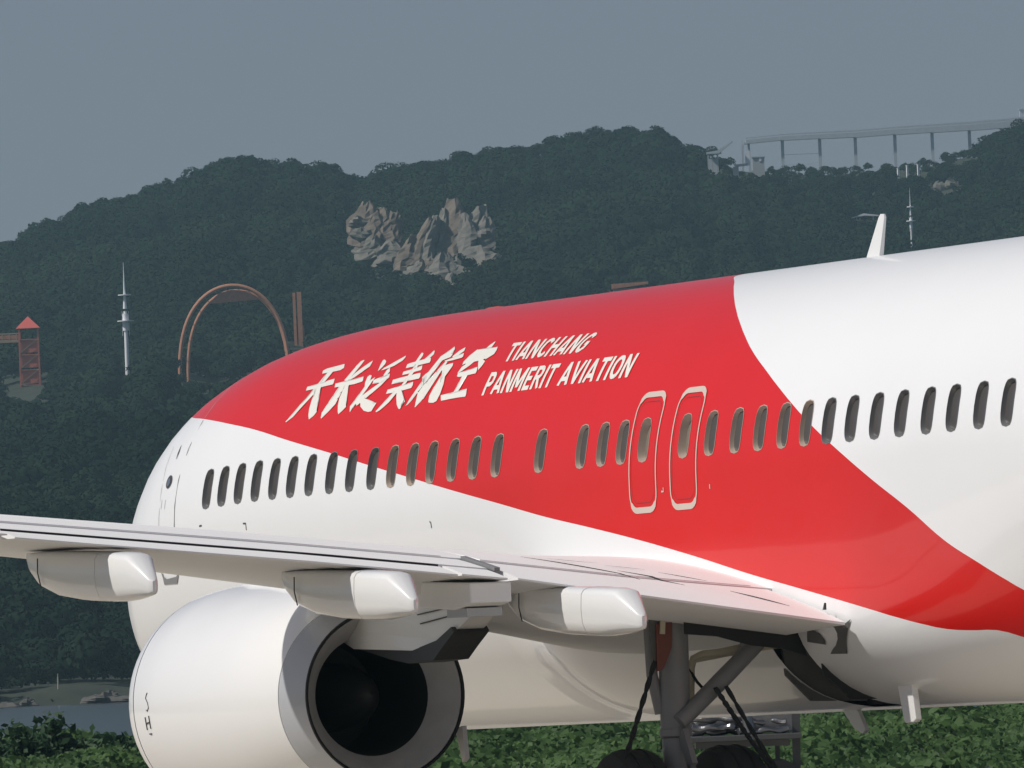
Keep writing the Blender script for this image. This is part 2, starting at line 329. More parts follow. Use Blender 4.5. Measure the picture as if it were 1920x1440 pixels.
BEL = np.array([(12.4, 0), (13.2, .25), (15, 1), (21.6, 1), (23.4, .62), (25.2, .15), (26.2, 0)])
def belly(s): return np.interp(s, BEL[:, 0], BEL[:, 1]) if np.ndim(s) == 0 else np.interp(np.ravel(s), BEL[:, 0], BEL[:, 1]).reshape(np.shape(s))
def bellyc(s):
    q = cub(np.clip(s, BEL[0, 0], BEL[-1, 0]), BEL[:, 0], BEL[:, 1]); return np.where((np.asarray(s) < 12.4) | (np.asarray(s) > 26.2), 0.0, q)
def hull(s, a):
    """point of the hull at station s and angle a (0 = port side, 90 = crown), radians; the belly squares off into the wing fairing"""
    s, a = np.broadcast_arrays(np.asarray(s, float), np.asarray(a, float))
    hw, zt, zb, zm = [cub(s, FT[:, 0], FT[:, j]) for j in (1, 2, 3, 4)]
    B = bellyc(s); e = np.where(np.sin(a) < 0, 1 - .5 * B, 1.0)
    c, sn = np.cos(a), np.sin(a); k = np.abs(sn) ** e; z = np.where(sn >= 0, zm + (zt - zm) * k, zm - (zm - zb) * k)
    y = hw * np.sign(c) * np.abs(c) ** e
    y = y + np.sign(c) * np.where(sn < 0, .10 * B * np.exp(-((z - 2.05) / .42) ** 2), 0) * np.clip(np.abs(c) * 3, 0, 1)
    return np.stack([s, -y, z], -1)
def hull_n(s, a):
    e = 1e-3; s = np.asarray(s, float); a = np.asarray(a, float)
    ds = hull(np.minimum(s + e, 38), a) - hull(np.maximum(s - e, 0), a); da = hull(s, a + e) - hull(s, a - e)
    n = np.cross(da, ds); n = n / (np.linalg.norm(n, axis=-1, keepdims=True) + 1e-12)
    p = hull(s, a); out = p - np.stack([p[..., 0], 0 * p[..., 1], 3.3 + 0 * p[..., 2]], -1)
    return n * np.where((n * out).sum(-1, keepdims=True) < 0, -1, 1)
def ang_z(s, z):
    zt, zb, zm = [float(cub(s, FT[:, 0], FT[:, j])) for j in (2, 3, 4)]
    if z > zm: return math.asin(min(1, (z - zm) / (zt - zm)))
    return -math.asin(min(1, ((zm - z) / (zm - zb)) ** (1 / (1 - .5 * float(bellyc(s))))))
def onh(s, z, off=0.0):
    a = ang_z(s, z); return hull(s, a) + hull_n(s, a) * off

# --- hull with real window openings on the port side
WIN = [5.843, 6.267, 6.716, 7.173, 7.645, 8.116, 8.603, 9.143, 9.661, 10.209, 10.713, 11.22, 11.70, 12.223, 12.756, 13.305, 14.35, 15.329, 15.813, 16.268, 16.767, 17.682, 18.266, 18.831, 19.346, 19.857, 20.344, 20.82, 21.304, 21.819, 22.337, 22.884, 23.393, 23.947, 24.492, 25.0, 25.508, 26.016, 26.524]
WA = R(11.05); WHA = R(7.7); WHS = 0.17
OA, OS = R(6.05), 0.119                      # opening half sizes
lowa = [-90 * (k / 24) ** 1.7 for k in range(1, 25)]
al = lowa + [-180 - q for q in lowa[:-1]] + [0] + [24 + 6 * i for i in range(27)] + [math.degrees(WA + WHA * k) for k in (-1, -.5, 0, .5, 1)]
al = sorted(al)
AL = np.radians(al); ia0 = int(np.argmin(abs(AL - (WA - WHA)))); na = len(AL)
sl = []
for q in np.concatenate([[0, .05, .12, .22, .35, .5], np.arange(.7, 38.01, .3)]):
    if all(abs(q - x) > WHS + .03 for x in WIN): sl.append(float(q))
sl = np.array(sorted(sl + [x + d for x in WIN for d in (-WHS, 0, WHS)] + [38.0])); sl = sl[np.concatenate([[True], np.diff(sl) > 1e-6])]
ns = len(sl); SS, AA = np.meshgrid(sl, AL, indexing='ij')
HV = hull(SS, AA).reshape(-1, 3).tolist(); HN = hull_n(SS, AA).reshape(-1, 3).tolist(); HF = []
hole = set(); NO = 24; outl = {}
ix = lambda i, j: i * na + (j % na)
for x in WIN:
    i0 = int(np.argmin(abs(sl - (x - WHS))))
    for i in (i0, i0 + 1):
        for j in range(ia0, ia0 + 4): hole.add((i, j))
    ring = [ix(i0, ia0 + j) for j in range(0, 4)] + [ix(i0 + i, ia0 + 4) for i in range(0, 2)] + [ix(i0 + 2, ia0 + 4 - j) for j in range(0, 4)] + [ix(i0 + 2 - i, ia0) for i in range(0, 2)]
    o = []
    for k in range(NO):
        # start at the lower front corner like the ring, same way round
        src = ring[k // 2]; p0, p1 = np.array((sl[src // na], AL[src % na])), None
        nx = ring[(k // 2 + 1) % 12]; p1 = np.array((sl[nx // na], AL[nx % na])); q = p0 if k % 2 == 0 else (p0 + p1) / 2
        ph = math.atan2((q[1] - WA) / WHA, (q[0] - x) / WHS)
        cs, sn = math.cos(ph), math.sin(ph); e = 2 / 3.4
        ds = OS * math.copysign(abs(cs) ** e, cs); da = OA * math.copysign(abs(sn) ** e, sn)
        HV.append(hull(x + ds, WA + da).tolist()); HN.append(hull_n(x + ds, WA + da).tolist()); o.append((len(HV) - 1, ds, da))
    for k in range(12):
        HF.append((ring[k], ring[(k + 1) % 12], o[(2 * k + 2) % NO][0], o[2 * k + 1][0], o[2 * k][0]))
    outl[x] = [(d, a_) for _, d, a_ in o]
for i in range(ns - 1):
    for j in range(na):
        if (i, j) not in hole and not (19.34 < (sl[i] + sl[i + 1]) / 2 < 20.1 and -82 < al[j] < -20): HF.append((ix(i, j), ix(i, j + 1), ix(i + 1, j + 1), ix(i + 1, j)))
fus = pmesh('fuselage', HV, HF, M['livery'], smooth=True, normals=HN)
fus['label'] = 'red and white fuselage with a curved paint edge'

EXITS = (16.767, 17.682)
for x in WIN:
    ex = x in EXITS
    o = outl[x]
    def wp(k, dep, sc):
        d, a_ = o[k]; s_, an_ = x + d * sc, WA + a_ * sc
        return hull(s_, an_) - hull_n(s_, an_) * dep
    lay = [(-0.003, 1.04), (-0.004, 1.0), (0.022, 0.97), (0.040, 0.93)]
    if ex: lay = [(-0.003, 1.03), (-0.004, 1.0), (0.03, 0.96), (0.07, 0.88)]
    v = [wp(k, d, s_) for d, s_ in lay for k in range(NO)]
    f = [(i * NO + k, i * NO + (k + 1) % NO, (i + 1) * NO + (k + 1) % NO, (i + 1) * NO + k) for i in range(len(lay) - 1) for k in range(NO)]
    zc_, sc_ = 3.86, x
    in_red = sc_ < np.interp(zc_, [2.5, 3.6, 3.84, 4.07], [23.5, 21.0, 20.45, 19.88]) and zc_ > np.interp(sc_, [p[0] for p in LOW], [p[1] for p in LOW])
    fr = pmesh('window', v, f, M['frame'] if in_red else M['frame_w'], smooth=True, angle=50)
    d_, s_ = lay[-1]
    v = [wp(k, d_ - 0.004, s_ * 1.03) for k in range(NO)] + [hull(x, WA) - hull_n(x, WA) * (d_ - 0.004)]
    pmesh('pane', v, [(k, (k + 1) % NO, NO) for k in range(NO)], M['shade'] if ex else M['pane'], parent=fr, smooth=True)
    if ex:   # a half-drawn blind leaves a dark strip at the rear of the pane
        v = [wp(k, d_ - 0.008, s_ * 0.98) for k in range(NO)]
        pts = [q for q in v if q[0] > x + 0.02]
        pmesh('blind_gap', pts, [tuple(range(len(pts)))], M['pane'], parent=fr)

# --- painted lines: strips laid on the hull
def strip(name, path, wd, mat, off=0.004, parent=plane, closed=False):
    """path of (station, height, width factor)"""
    v = []; f = []; P = [(q[0], q[1], q[2] if len(q) > 2 else 1.0) for q in path]
    D = []
    def arc(s_, z_):
        zm = float(cub(s_, FT[:, 0], FT[:, 4])); return 1.88 * ang_z(s_, z_) if z_ > zm else z_ - zm
    def unarc(s_, q):
        zm = float(cub(s_, FT[:, 0], FT[:, 4])); return q / 1.88 if q > 0 else ang_z(s_, zm + q)
    for s_, z_, k in P: D.append(np.array((s_, arc(s_, z_))))
    n = len(P)
    for i in range(n):
        a_, b_ = (D[(i - 1) % n], D[(i + 1) % n]) if closed else (D[max(i - 1, 0)], D[min(i + 1, n - 1)])
        t_ = (b_ - a_) / (np.linalg.norm(b_ - a_) + 1e-9); nn = np.array((-t_[1], t_[0])) * wd / 2 * P[i][2]
        for q in (D[i] + nn, D[i] - nn):
            an = unarc(q[0], q[1]); v.append(hull(q[0], an) + hull_n(q[0], an) * off)
    for i in range(n if closed else n - 1):
        j = (i + 1) % n; f.append((2 * i, 2 * j, 2 * j + 1, 2 * i + 1))
    return pmesh(name, v, f, mat, parent=parent, smooth=True)
def rrect(s0, s1, z0, z1, r, n=6):
    p = []
    for cx, cz, a0 in ((s1 - r, z1 - r, 0), (s0 + r, z1 - r, 90), (s0 + r, z0 + r, 180), (s1 - r, z0 + r, 270)):
        for k in range(n + 1):
            a_ = R(a0 + 90 * k / n); p.append((cx + r * math.cos(a_), cz + r * math.sin(a_)))
    q = []
    for i in range(len(p)):   # subdivide long sides so that they hug the hull
        a_, b_ = p[i], p[(i + 1) % len(p)]; m_ = max(1, int(math.dist(a_, b_) / 0.08))
        q += [(a_[0] + (b_[0] - a_[0]) * k / m_, a_[1] + (b_[1] - a_[1]) * k / m_) for k in range(m_)]
    return q
for s0_, s1_ in ((16.475, 17.075), (17.40, 17.985)):
    pa = [(a_, z_, 2.6 if (z_ > 4.20 or z_ < 3.29) else 1.0) for a_, z_ in rrect(s0_, s1_, 3.235, 4.262, 0.15)]
    e_ = strip('emergency_exit', pa, 0.021, M['stripe'], 0.005, closed=True)
    strip('seam', [(a_, z_) for a_, z_ in rrect(s0_ + .05, s1_ - .05, 3.30, 4.20, 0.12)], 0.0035, M['seam'], 0.003, parent=e_, closed=True)
strip('cabin_door', [(4.80, 4.53), (4.855, 4.26), (4.878, 3.95), (4.90, 3.7), (4.914, 3.5), (4.92, 3.1), (4.90, 2.6)], 0.014, M['seam'])
strip('cabin_door', [(4.10, 4.30), (4.20, 4.10), (4.316, 3.86), (4.38, 3.6), (4.40, 3.4), (4.40, 3.0), (4.38, 2.6)], 0.010, M['seamlt'])
strip('vent_slot', [(4.47, 4.30, .4), (4.50, 4.23, 1.2), (4.524, 4.163, .4)], 0.03, M['seam'])
strip('seam', [(4.5, 4.95), (4.62, 4.85), (4.72, 4.7), (4.80, 4.55)], 0.010, M['seamlt'])
strip('seam', [(3.9, 4.93), (4.05, 4.96), (4.25, 5.0)], 0.016, M['seam'])
hd = PB()
c0 = onh(4.55, 3.94, 0.004); hp = [onh(4.55 + .10 * math.cos(a_), 3.94 + .065 * math.sin(a_), .005) for a_ in np.linspace(0, 2 * math.pi, 20, endpoint=False)]
hd.add([c0] + hp, [(0, 1 + k, 1 + (k + 1) % 20) for k in range(20)]); h_ = hd.build('door_handle', M['seam'])
hd = PB(); hp = [onh(4.545 + .055 * math.cos(a_), 3.935 + .04 * math.sin(a_), .008) for a_ in np.linspace(0, 2 * math.pi, 16, endpoint=False)]
hd.add([onh(4.545, 3.935, .02)] + hp, [(0, 1 + k, 1 + (k + 1) % 16) for k in range(16)]); hd.build('handle_boss', M['lip'], h_, smooth=True)
for s_, z_ in ((4.42, 3.72), (4.55, 3.715)): strip('placard', [(s_, z_ + .05), (s_ + .004, z_ - .04)], 0.012, M['seamlt'])
for pa in ([(11.66, 3.31), (11.685, 3.30), (11.69, 3.25)], [(5.66, 3.47), (5.73, 3.475)], [(6.86, 3.455), (6.93, 3.455), (6.935, 3.39)], [(17.19, 3.385), (17.24, 3.385), (17.235, 3.42)], [(18.275, 3.41), (18.28, 3.37)]):
    strip('static_port', pa, 0.016, M['seam'] if pa[0][0] < 16 else M['stripe'])

# --- lettering traced from the livery as strokes on the hull skin
GLY = [
 [[(715,603),(728,555),(790,522),(1072,445),(1060,505),(1005,540),(880,568),(800,575)],[(455,868),(478,808),(560,785),(680,750),(760,722),(860,700),(912,672),(895,740),(880,765),(700,808),(600,835),(500,860)],[(800,573),(890,563),(745,725),(690,800),(560,940),(400,1120),(250,1290),(140,1375),(135,1362),(250,1240),(400,1060),(560,870),(610,830),(690,735)],[(600,835),(700,805),(650,890),(612,1000),(600,1090),(605,1160),(632,1205),(580,1270),(505,1330),(497,1260),(510,1160),(545,1030),(590,900)]],
 [[(1060,700),(1150,605),(1250,480),(1330,400),(1380,380),(1385,390),(1330,460),(1230,570),(1150,670),(1110,720)],[(1140,680),(1230,590),(1350,500),(1440,440),(1520,388),(1500,430),(1470,480),(1350,560),(1230,650),(1150,695)],[(910,815),(925,752),(1050,730),(1130,705),(1370,640),(1362,700),(1350,720),(1230,760),(1130,778),(1000,800)],[(980,800),(1075,790),(1000,900),(930,1010),(865,1110),(940,1050),(925,1085),(830,1190),(700,1318),(695,1300),(712,1215),(800,1120),(870,990),(940,880)],[(1075,790),(1140,772),(1100,880),(1075,990),(1080,1080),(1098,1130),(1040,1190),(975,1248),(966,1210),(967,1110),(990,990),(1030,890)]],
 [[(1595,558),(1640,450),(1680,380),(1710,372),(1730,400),(1715,440),(1660,500)],[(1390,800),(1395,740),(1430,650),(1470,615),(1500,625),(1480,690),(1440,760)],[(1155,1218),(1160,1120),(1280,970),(1385,810),(1480,700),(1560,650),(1480,760),(1400,880),(1280,1050),(1200,1150)],[(1650,545),(1700,500),(1860,420),(2045,310),(2035,340),(1990,390),(1860,470),(1790,500),(1700,530)],[(1690,620),(1740,540),(1790,500),(1790,560),(1750,610),(1700,650)],[(1515,762),(1530,700),(1600,670),(1690,640),(1790,595),(1780,660),(1700,720),(1640,745),(1560,750)],[(1700,715),(1780,650),(1650,790),(1500,920),(1390,1000),(1300,1090),(1265,1115),(1255,1080),(1340,960),(1500,840),(1640,740)],[(1390,985),(1400,1030),(1450,1070),(1585,1070),(1500,1205),(1450,1215),(1380,1195),(1330,1130),(1325,1060)]],
 [[(2175,440),(2255,320),(2295,265),(2323,270),(2315,310),(2255,390),(2215,430)],[(2335,370),(2415,300),(2495,228),(2501,250),(2490,290),(2425,350),(2375,390)],[(2043,512),(2065,450),(2115,430),(2335,370),(2443,350),(2435,400),(2420,425),(2295,455),(2195,480)],[(1987,622),(2005,570),(2115,535),(2305,470),(2300,520),(2285,545),(2145,580),(2075,605)],[(1820,772),(1840,700),(1945,670),(2125,625),(2280,590),(2275,650),(2255,685),(2095,700),(1945,740)],[(2125,640),(2205,440),(2255,430),(2215,520),(2145,620),(2025,790),(1945,840),(2025,720)],[(1735,928),(1760,860),(1875,835),(2025,785),(2165,735),(2160,790),(2135,835),(1995,875),(1875,905)],[(1865,880),(1945,860),(1875,950),(1785,1060),(1695,1140),(1635,1190),(1580,1220),(1570,1205),(1665,1110),(1755,1010)],[(1905,890),(1985,860),(1970,930),(1980,1000),(2040,1045),(1995,1110),(1953,1172),(1930,1160),(1907,1100),(1900,1000)]],
 [[(2035,1120),(2125,1030),(2225,890),(2315,720),(2385,600),(2595,330),(2630,310),(2620,400),(2495,520),(2385,680),(2255,880),(2135,1040),(2075,1100)],[(2305,665),(2360,608),(2455,550),(2600,420),(2560,480),(2475,590),(2400,700),(2335,790),(2300,860),(2325,760)],[(2240,900),(2315,890),(2345,960),(2295,1040),(2195,1140),(2185,1138),(2225,1060)],[(2325,920),(2455,720),(2595,520),(2680,400),(2705,420),(2595,580),(2465,770),(2335,1000),(2235,1080),(2235,900)],[(2595,330),(2695,260),(2820,170),(2825,215),(2775,260),(2785,300),(2755,340),(2655,380),(2605,400)],[(2785,330),(2895,240),(2995,182),(2975,240),(2895,300),(2805,360)],[(2655,400),(2775,355),(2970,275),(2955,335),(2935,350),(2795,390),(2695,412)],[(2405,1060),(2425,960),(2495,830),(2595,680),(2655,560),(2695,520),(2680,590),(2595,760),(2515,890),(2485,970),(2545,900),(2645,740),(2650,770),(2595,930),(2535,1040),(2485,1068),(2435,1068)],[(2620,560),(2655,470),(2705,490),(2755,465),(2800,432),(2793,480),(2705,600),(2625,720),(2595,760),(2660,565)]],
 [[(3275,240),(3375,150),(3470,85),(3460,110),(3395,200),(3335,260)],[(2940,470),(2965,410),(3065,310),(3185,215),(3170,255),(3255,240),(3375,215),(3505,172),(3485,230),(3445,290),(3305,378),(3335,300),(3195,335),(3085,360),(2995,430)],[(2865,600),(2935,500),(3025,430),(3150,355),(3135,410),(3065,470),(2925,570)],[(3205,345),(3255,360),(3305,405),(3255,480),(3195,550),(3195,450)],[(2860,650),(2880,595),(2995,560),(3185,495),(3175,560),(3155,600),(3025,630),(2895,660)],[(2945,640),(3035,620),(2965,740),(2875,890),(2805,900),(2885,760)],[(2607,1035),(2605,950),(2805,905),(2895,880),(3017,842),(3005,930),(2990,965),(2795,1000)]],
]
# tracing units -> hull station and angle (fitted: see LETMAP), the lettering's own sheared grid
LETMAP = ([3.50636, 6.75433, -5.10246, 2.0402, -0.32941, 3.45571, -2.68456, 1.49554, -0.29559, -0.57218, 0.53522, -0.13811, 0.09269, -0.04112, -0.00597],
          [1.52949, -1.53443, 1.03001, -0.42361, 0.06805, -0.40782, 0.57069, -0.31619, 0.06176, 0.12936, -0.1205, 0.03018, -0.02288, 0.00961, 0.00154])
def letmap(x, y):
    x, y = x / 1000, y / 1000; t_ = [x ** i * y ** j for i in range(5) for j in range(5 - i)]
    return sum(a_ * b_ for a_, b_ in zip(LETMAP[0], t_)), sum(a_ * b_ for a_, b_ in zip(LETMAP[1], t_))
def glyph(name, strokes, label):
    bm = bmesh.new(); k0 = 0
    for n_, st in enumerate(strokes):
        vs = [bm.verts.new((x, y, n_)) for x, y in st]
        fa = bm.faces.new(vs)
    bmesh.ops.triangulate(bm, faces=bm.faces[:], quad_method='BEAUTY', ngon_method='EAR_CLIP')
    bmesh.ops.subdivide_edges(bm, edges=bm.edges[:], cuts=2, use_grid_fill=True)
    v = []
    for q in bm.verts:
        s_, an = letmap(q.co.x, q.co.y); v.append(hull(s_, an) + hull_n(s_, an) * (0.003 + 0.00025 * q.co.z))
    bm.verts.index_update(); f = [tuple(q.index for q in fa.verts) for fa in bm.faces]; bm.free()
    o = pmesh(name, v, f, M['letter'], smooth=True); o['label'] = label
    return o
for g, nm in zip(GLY, 'first second third fourth fifth sixth'.split()): glyph('lettering', g, f'{nm} white brush-style character of the airline name')
def arcp(cx, cy, rx, ry, a0, a1, n=9): return [(cx + rx * math.cos(R(a0 + (a1 - a0) * k / n)), cy + ry * math.sin(R(a0 + (a1 - a0) * k / n))) for k in range(n + 1)]
CAP = {'T': (.70, [[(0, .91), (.70, .91)], [(.35, 0), (.35, .9)]]), 'I': (.22, [[(.11, 0), (.11, 1)]]), 'A': (.78, [[(.08, 0), (.39, 1)], [(.39, 1), (.70, 0)], [(.2, .27), (.58, .27)]]),
       'N': (.74, [[(.1, 0), (.1, 1)], [(.12, .98), (.62, .02)], [(.64, 0), (.64, 1)]]), 'C': (.72, [arcp(.39, .5, .29, .41, 45, 315, 14)]), 'H': (.72, [[(.1, 0), (.1, 1)], [(.62, 0), (.62, 1)], [(.1, .5), (.62, .5)]]),
       'G': (.76, [arcp(.39, .5, .29, .41, 45, 330, 14), [(.42, .46), (.70, .46)], [(.65, .46), (.65, .14)]]), 'P': (.66, [[(.1, 0), (.1, 1)], [(.1, .91), (.36, .91)] + arcp(.36, .68, .2, .23, 80, -80, 7) + [(.1, .45)]]),
       'M': (.92, [[(.1, 0), (.1, 1)], [(.12, .96), (.46, .18)], [(.46, .18), (.80, .96)], [(.82, 0), (.82, 1)]]), 'E': (.62, [[(.1, 0), (.1, 1)], [(.1, .91), (.58, .91)], [(.1, .5), (.52, .5)], [(.1, .09), (.58, .09)]]),
       'R': (.70, [[(.1, 0), (.1, 1)], [(.1, .91), (.36, .91)] + arcp(.36, .70, .2, .21, 80, -80, 7) + [(.1, .49)], [(.36, .46), (.60, 0)]]), 'V': (.74, [[(.07, 1), (.37, 0)], [(.37, 0), (.67, 1)]]), 'O': (.80, [arcp(.40, .5, .30, .41, 0, 360, 20)]), ' ': (.22, [])}
def words(txt, c00, c10, c01, c11, label, th=.185):
    polys = []; x0 = 0
    for ch in txt:
        w_, st = CAP[ch]
        for p in st:
            for i in range(len(p) - 1): polys.append(((p[i][0] + x0, p[i][1]), (p[i + 1][0] + x0, p[i + 1][1]), len(p) > 2))
        x0 += w_ + .10
    x0 -= .10; v = []; f = []; lay = 0
    def put(x, y, o):
        x, y = x / x0, min(max(y, 0), 1); s_ = (1 - y) * ((1 - x) * c00[0] + x * c10[0]) + y * ((1 - x) * c01[0] + x * c11[0]); an = R((1 - y) * ((1 - x) * c00[1] + x * c10[1]) + y * ((1 - x) * c01[1] + x * c11[1]))
        v.append(hull(s_, an) + hull_n(s_, an) * o)
    for k, (a_, b_, cont) in enumerate(polys):
        d = np.array(b_) - np.array(a_); L = np.linalg.norm(d); d = d / L; nn = np.array((-d[1], d[0])) * th / 2; ex = d * (.05 if cont else 0.0)
        o = .003 + .00025 * (k % 7); n = max(1, int(L / .25)); i0 = len(v)
        for i in range(n + 1):
            q = np.array(a_) - ex + (np.array(b_) - np.array(a_) + 2 * ex) * i / n
            put(*(q + nn), o); put(*(q - nn), o)
        f += [(i0 + 2 * i, i0 + 2 * i + 1, i0 + 2 * i + 3, i0 + 2 * i + 2) for i in range(n)]
    o = pmesh('lettering', v, f, M['letter'], smooth=True); o['label'] = label
words('TIANCHANG', (12.50, 41.3), (14.37, 41.3), (12.36, 48.9), (14.44, 48.9), 'white upper line of slanted capitals')
def lerp2(a_, b_, t): return (a_[0] + (b_[0] - a_[0]) * t, a_[1] + (b_[1] - a_[1]) * t)
c00, c10, c01, c11 = (12.47, 29.9), (15.93, 30.3), (12.40, 37.7), (15.90, 38.2)
words('PANMERIT', c00, lerp2(c00, c10, .478), c01, lerp2(c01, c11, .478), 'first word of the white lower line of slanted capitals')
words('AVIATION', lerp2(c00, c10, .522), c10, lerp2(c01, c11, .522), c11, 'second word of the white lower line of slanted capitals')

# --- wing
WS = [(0.0, 13.0, 21.2, 1.98, .30, .085, .05), (1.2, 13.5, 21.2, 2.05, .26, .085, .05), (1.9, 13.9, 21.2, 2.125, .22, .082, .05), (3.4, 15.25, 21.3, 2.36, .12, .076, .045), (5.1, 16.6, 21.42, 2.625, .05, .074, .024), (7.0, 17.45, 21.8, 2.83, .05, .074, .012), (9.0, 18.3, 22.2, 3.025, .05, .075, .008), (13.0, 20.13, 23.0, 3.425, .02, .072, .010), (17.1, 22.25, 23.82, 3.835, -.03, .07, .028)]
WSA = np.array(WS)
def wsec(y): return [float(np.interp(y, WSA[:, 0], WSA[:, j])) for j in range(1, 7)]
def foil(y, x, up):
    sl_, st_, zt_, dl, au, alo = wsec(y); c = st_ - sl_
    zc = zt_ + dl * (1 - x)
    if up: h_ = au * (2.55 * math.sqrt(max(x, 0)) * (1 - x) ** .9 * (1 - .25 * x) + .010 * (1 - x)) 
    else: h_ = -alo * (2.2 * math.sqrt(max(x, 0)) * (1 - x) ** 1.15) - .003 * x
    return sl_ + c * x, zc + h_ * c
def wslice(ys, x0, x1, dz=0.0, n=14, front_wall=True, shrink=0.0):
    pr = []
    for y in ys:
        xs = [x0 + (x1 - x0) * (.5 - .5 * math.cos(math.pi * k / n)) if x0 == 0 else x0 + (x1 - x0) * k / n for k in range(n + 1)]
        row = [foil(y, x, True) for x in xs]; low = [foil(y, x, False) for x in reversed(xs)]
        if x0 == 0: low = low[:-1]
        pr.append([(a_, -y, b_ - dz) for a_, b_ in row] + [(a_, -y, b_ - dz) for a_, b_ in low])
    k = len(pr[0]); v = [q for r_ in pr for q in r_]
    f = [(i * k + j, i * k + (j + 1) % k, (i + 1) * k + (j + 1) % k, (i + 1) * k + j) for i in range(len(ys) - 1) for j in range(k)]
    f += [tuple(range(k)), tuple((len(ys) - 1) * k + j for j in range(k))[::-1]]
    return v, f
def wpart(name, ys, x0, x1, dz, mat, n=14, label=None):
    v, f = wslice(ys, x0, x1, dz, n); o = pmesh(name, v, f, mat, smooth=True, angle=30)
    if label: o['label'] = label
    return o
lin = lambda a_, b_, n=6: [a_ + (b_ - a_) * k / n for k in range(n + 1)]
wpart('wing', [0, 1.2, 1.9, 2.6, 3.4, 4.2, 5.1, 6, 7, 8, 9, 11, 13, 15, 17.1], 0, .775, 0, M['wing'], 26, 'white left wing')
wpart('flap', lin(5.13, 9.9), .777, .905, .010, M['wing'], 8)
wpart('aft_flap', lin(5.62, 9.86), .912, 1.0, .027, M['wing'], 6)
wpart('flap', lin(1.95, 5.03), .777, 1.0, .010, M['wing'], 10)
wpart('trailing_edge', lin(5.13, 5.58, 2), .908, 1.0, .020, M['wing'], 6)
wpart('aileron', lin(9.93, 14.5), .782, 1.0, .006, M['wing'], 8)
wpart('trailing_edge', lin(14.53, 17.1), .777, 1.0, .0, M['wing'], 8)
# dark slots between the flap segments
def slot(y0, y1, x, d0, d1):
    v = []
    for y in lin(y0, y1, 10):
        a_, b_ = foil(y, x, True); v += [(a_, -y, b_ - d0), (a_, -y, b_ - d1)]
    pmesh('flap_slot', v, [(2 * k, 2 * k + 1, 2 * k + 3, 2 * k + 2) for k in range(10)], M['black'])
slot(5.62, 9.86, .9075, .012, .060)
# starboard wing (hidden behind the hull): plain panel
v, f = wslice([0, 1.9, 3.4, 5.1, 9, 13, 17.1], 0, 1.0, 0, 18)
pmesh('wing', [(q[0], -q[1], q[2]) for q in v], f, M['wing'], smooth=True, angle=30)
# spoilers: panels lying proud of the upper skin
for y0, y1 in ((2.1, 3.498), (3.5, 4.9), (5.3, 6.448), (6.45, 7.648), (7.65, 8.848), (8.85, 9.9)):
    ys = lin(y0, y1, 3); v = []; xs = [.60 + .17 * k / 5 for k in range(6)]
    for y in ys:
        for x in xs: a_, b_ = foil(y, x, True); v.append((a_, -y, b_ + .001 + .006 * (x - .60) / .17))
    n0 = len(v)
    for y in ys:
        for x in xs: a_, b_ = foil(y, x, True); v.append((a_, -y, b_ - .02))
    f = []
    for i in range(3):
        for j in range(5):
            q = i * 6 + j; f += [(q, q + 1, q + 7, q + 6), (n0 + q, n0 + q + 6, n0 + q + 7, n0 + q + 1)]
    for i in range(3): f += [(i * 6 + 5, n0 + i * 6 + 5, n0 + i * 6 + 11, i * 6 + 11), (i * 6, i * 6 + 6, n0 + i * 6 + 6, n0 + i * 6)]
    for j in range(5): f += [(j, n0 + j, n0 + j + 1, j + 1), (18 + j, 19 + j, n0 + 19 + j, n0 + 18 + j)]
    pmesh('spoiler', v, f, M['wing'])
# slots and fasteners cut in the inboard upper skin
for y0, x0, y1, x1, wd in ((4.05, .60, 3.35, .80, .05), (3.35, .72, 2.95, .82, .045), (2.85, .70, 2.55, .77, .03), (2.55, .84, 2.25, .93, .045), (3.7, .58, 3.2, .60, .02), (3.25, .64, 2.9, .67, .02)):
    v = []
    for k in range(7):
        t_ = k / 6; y = y0 + (y1 - y0) * t_; x = x0 + (x1 - x0) * t_; hw = wd / 2 * math.sin(math.pi * (.08 + .84 * t_))
        a_, b_ = foil(y, x, True); b_ += -.008 if x > .777 else .010
        v += [(a_ - hw, -y - hw * .4, b_ + .004), (a_ + hw, -y + hw * .4, b_ + .004)]
    pmesh('skin_slot', v, [(2 * k, 2 * k + 1, 2 * k + 3, 2 * k + 2) for k in range(6)], M['seam'])
# blocks at the kink between the two flaps
PB().prism([(20.3, 2.62), (21.38, 2.58), (21.38, 2.41), (21.0, 2.36), (20.2, 2.40)], -5.46, -5.08, 'Y').build('thrust_gate', M['wing'], bevel=.015)
PB().prism([(20.75, 2.30), (21.2, 2.30), (21.2, 2.37), (20.75, 2.37)], -5.42, -5.10, 'Y').build('gate_slot', M['sleeve'])
pb = PB(); y = 5.08
a0, b0 = foil(y, .775, True); a1, b1 = foil(y, .93, True)
pb.bar((a0, -y, b0 + .008), (a1, -y, b1 + .004), .05, .03).build('flap_seal', M['strut'])

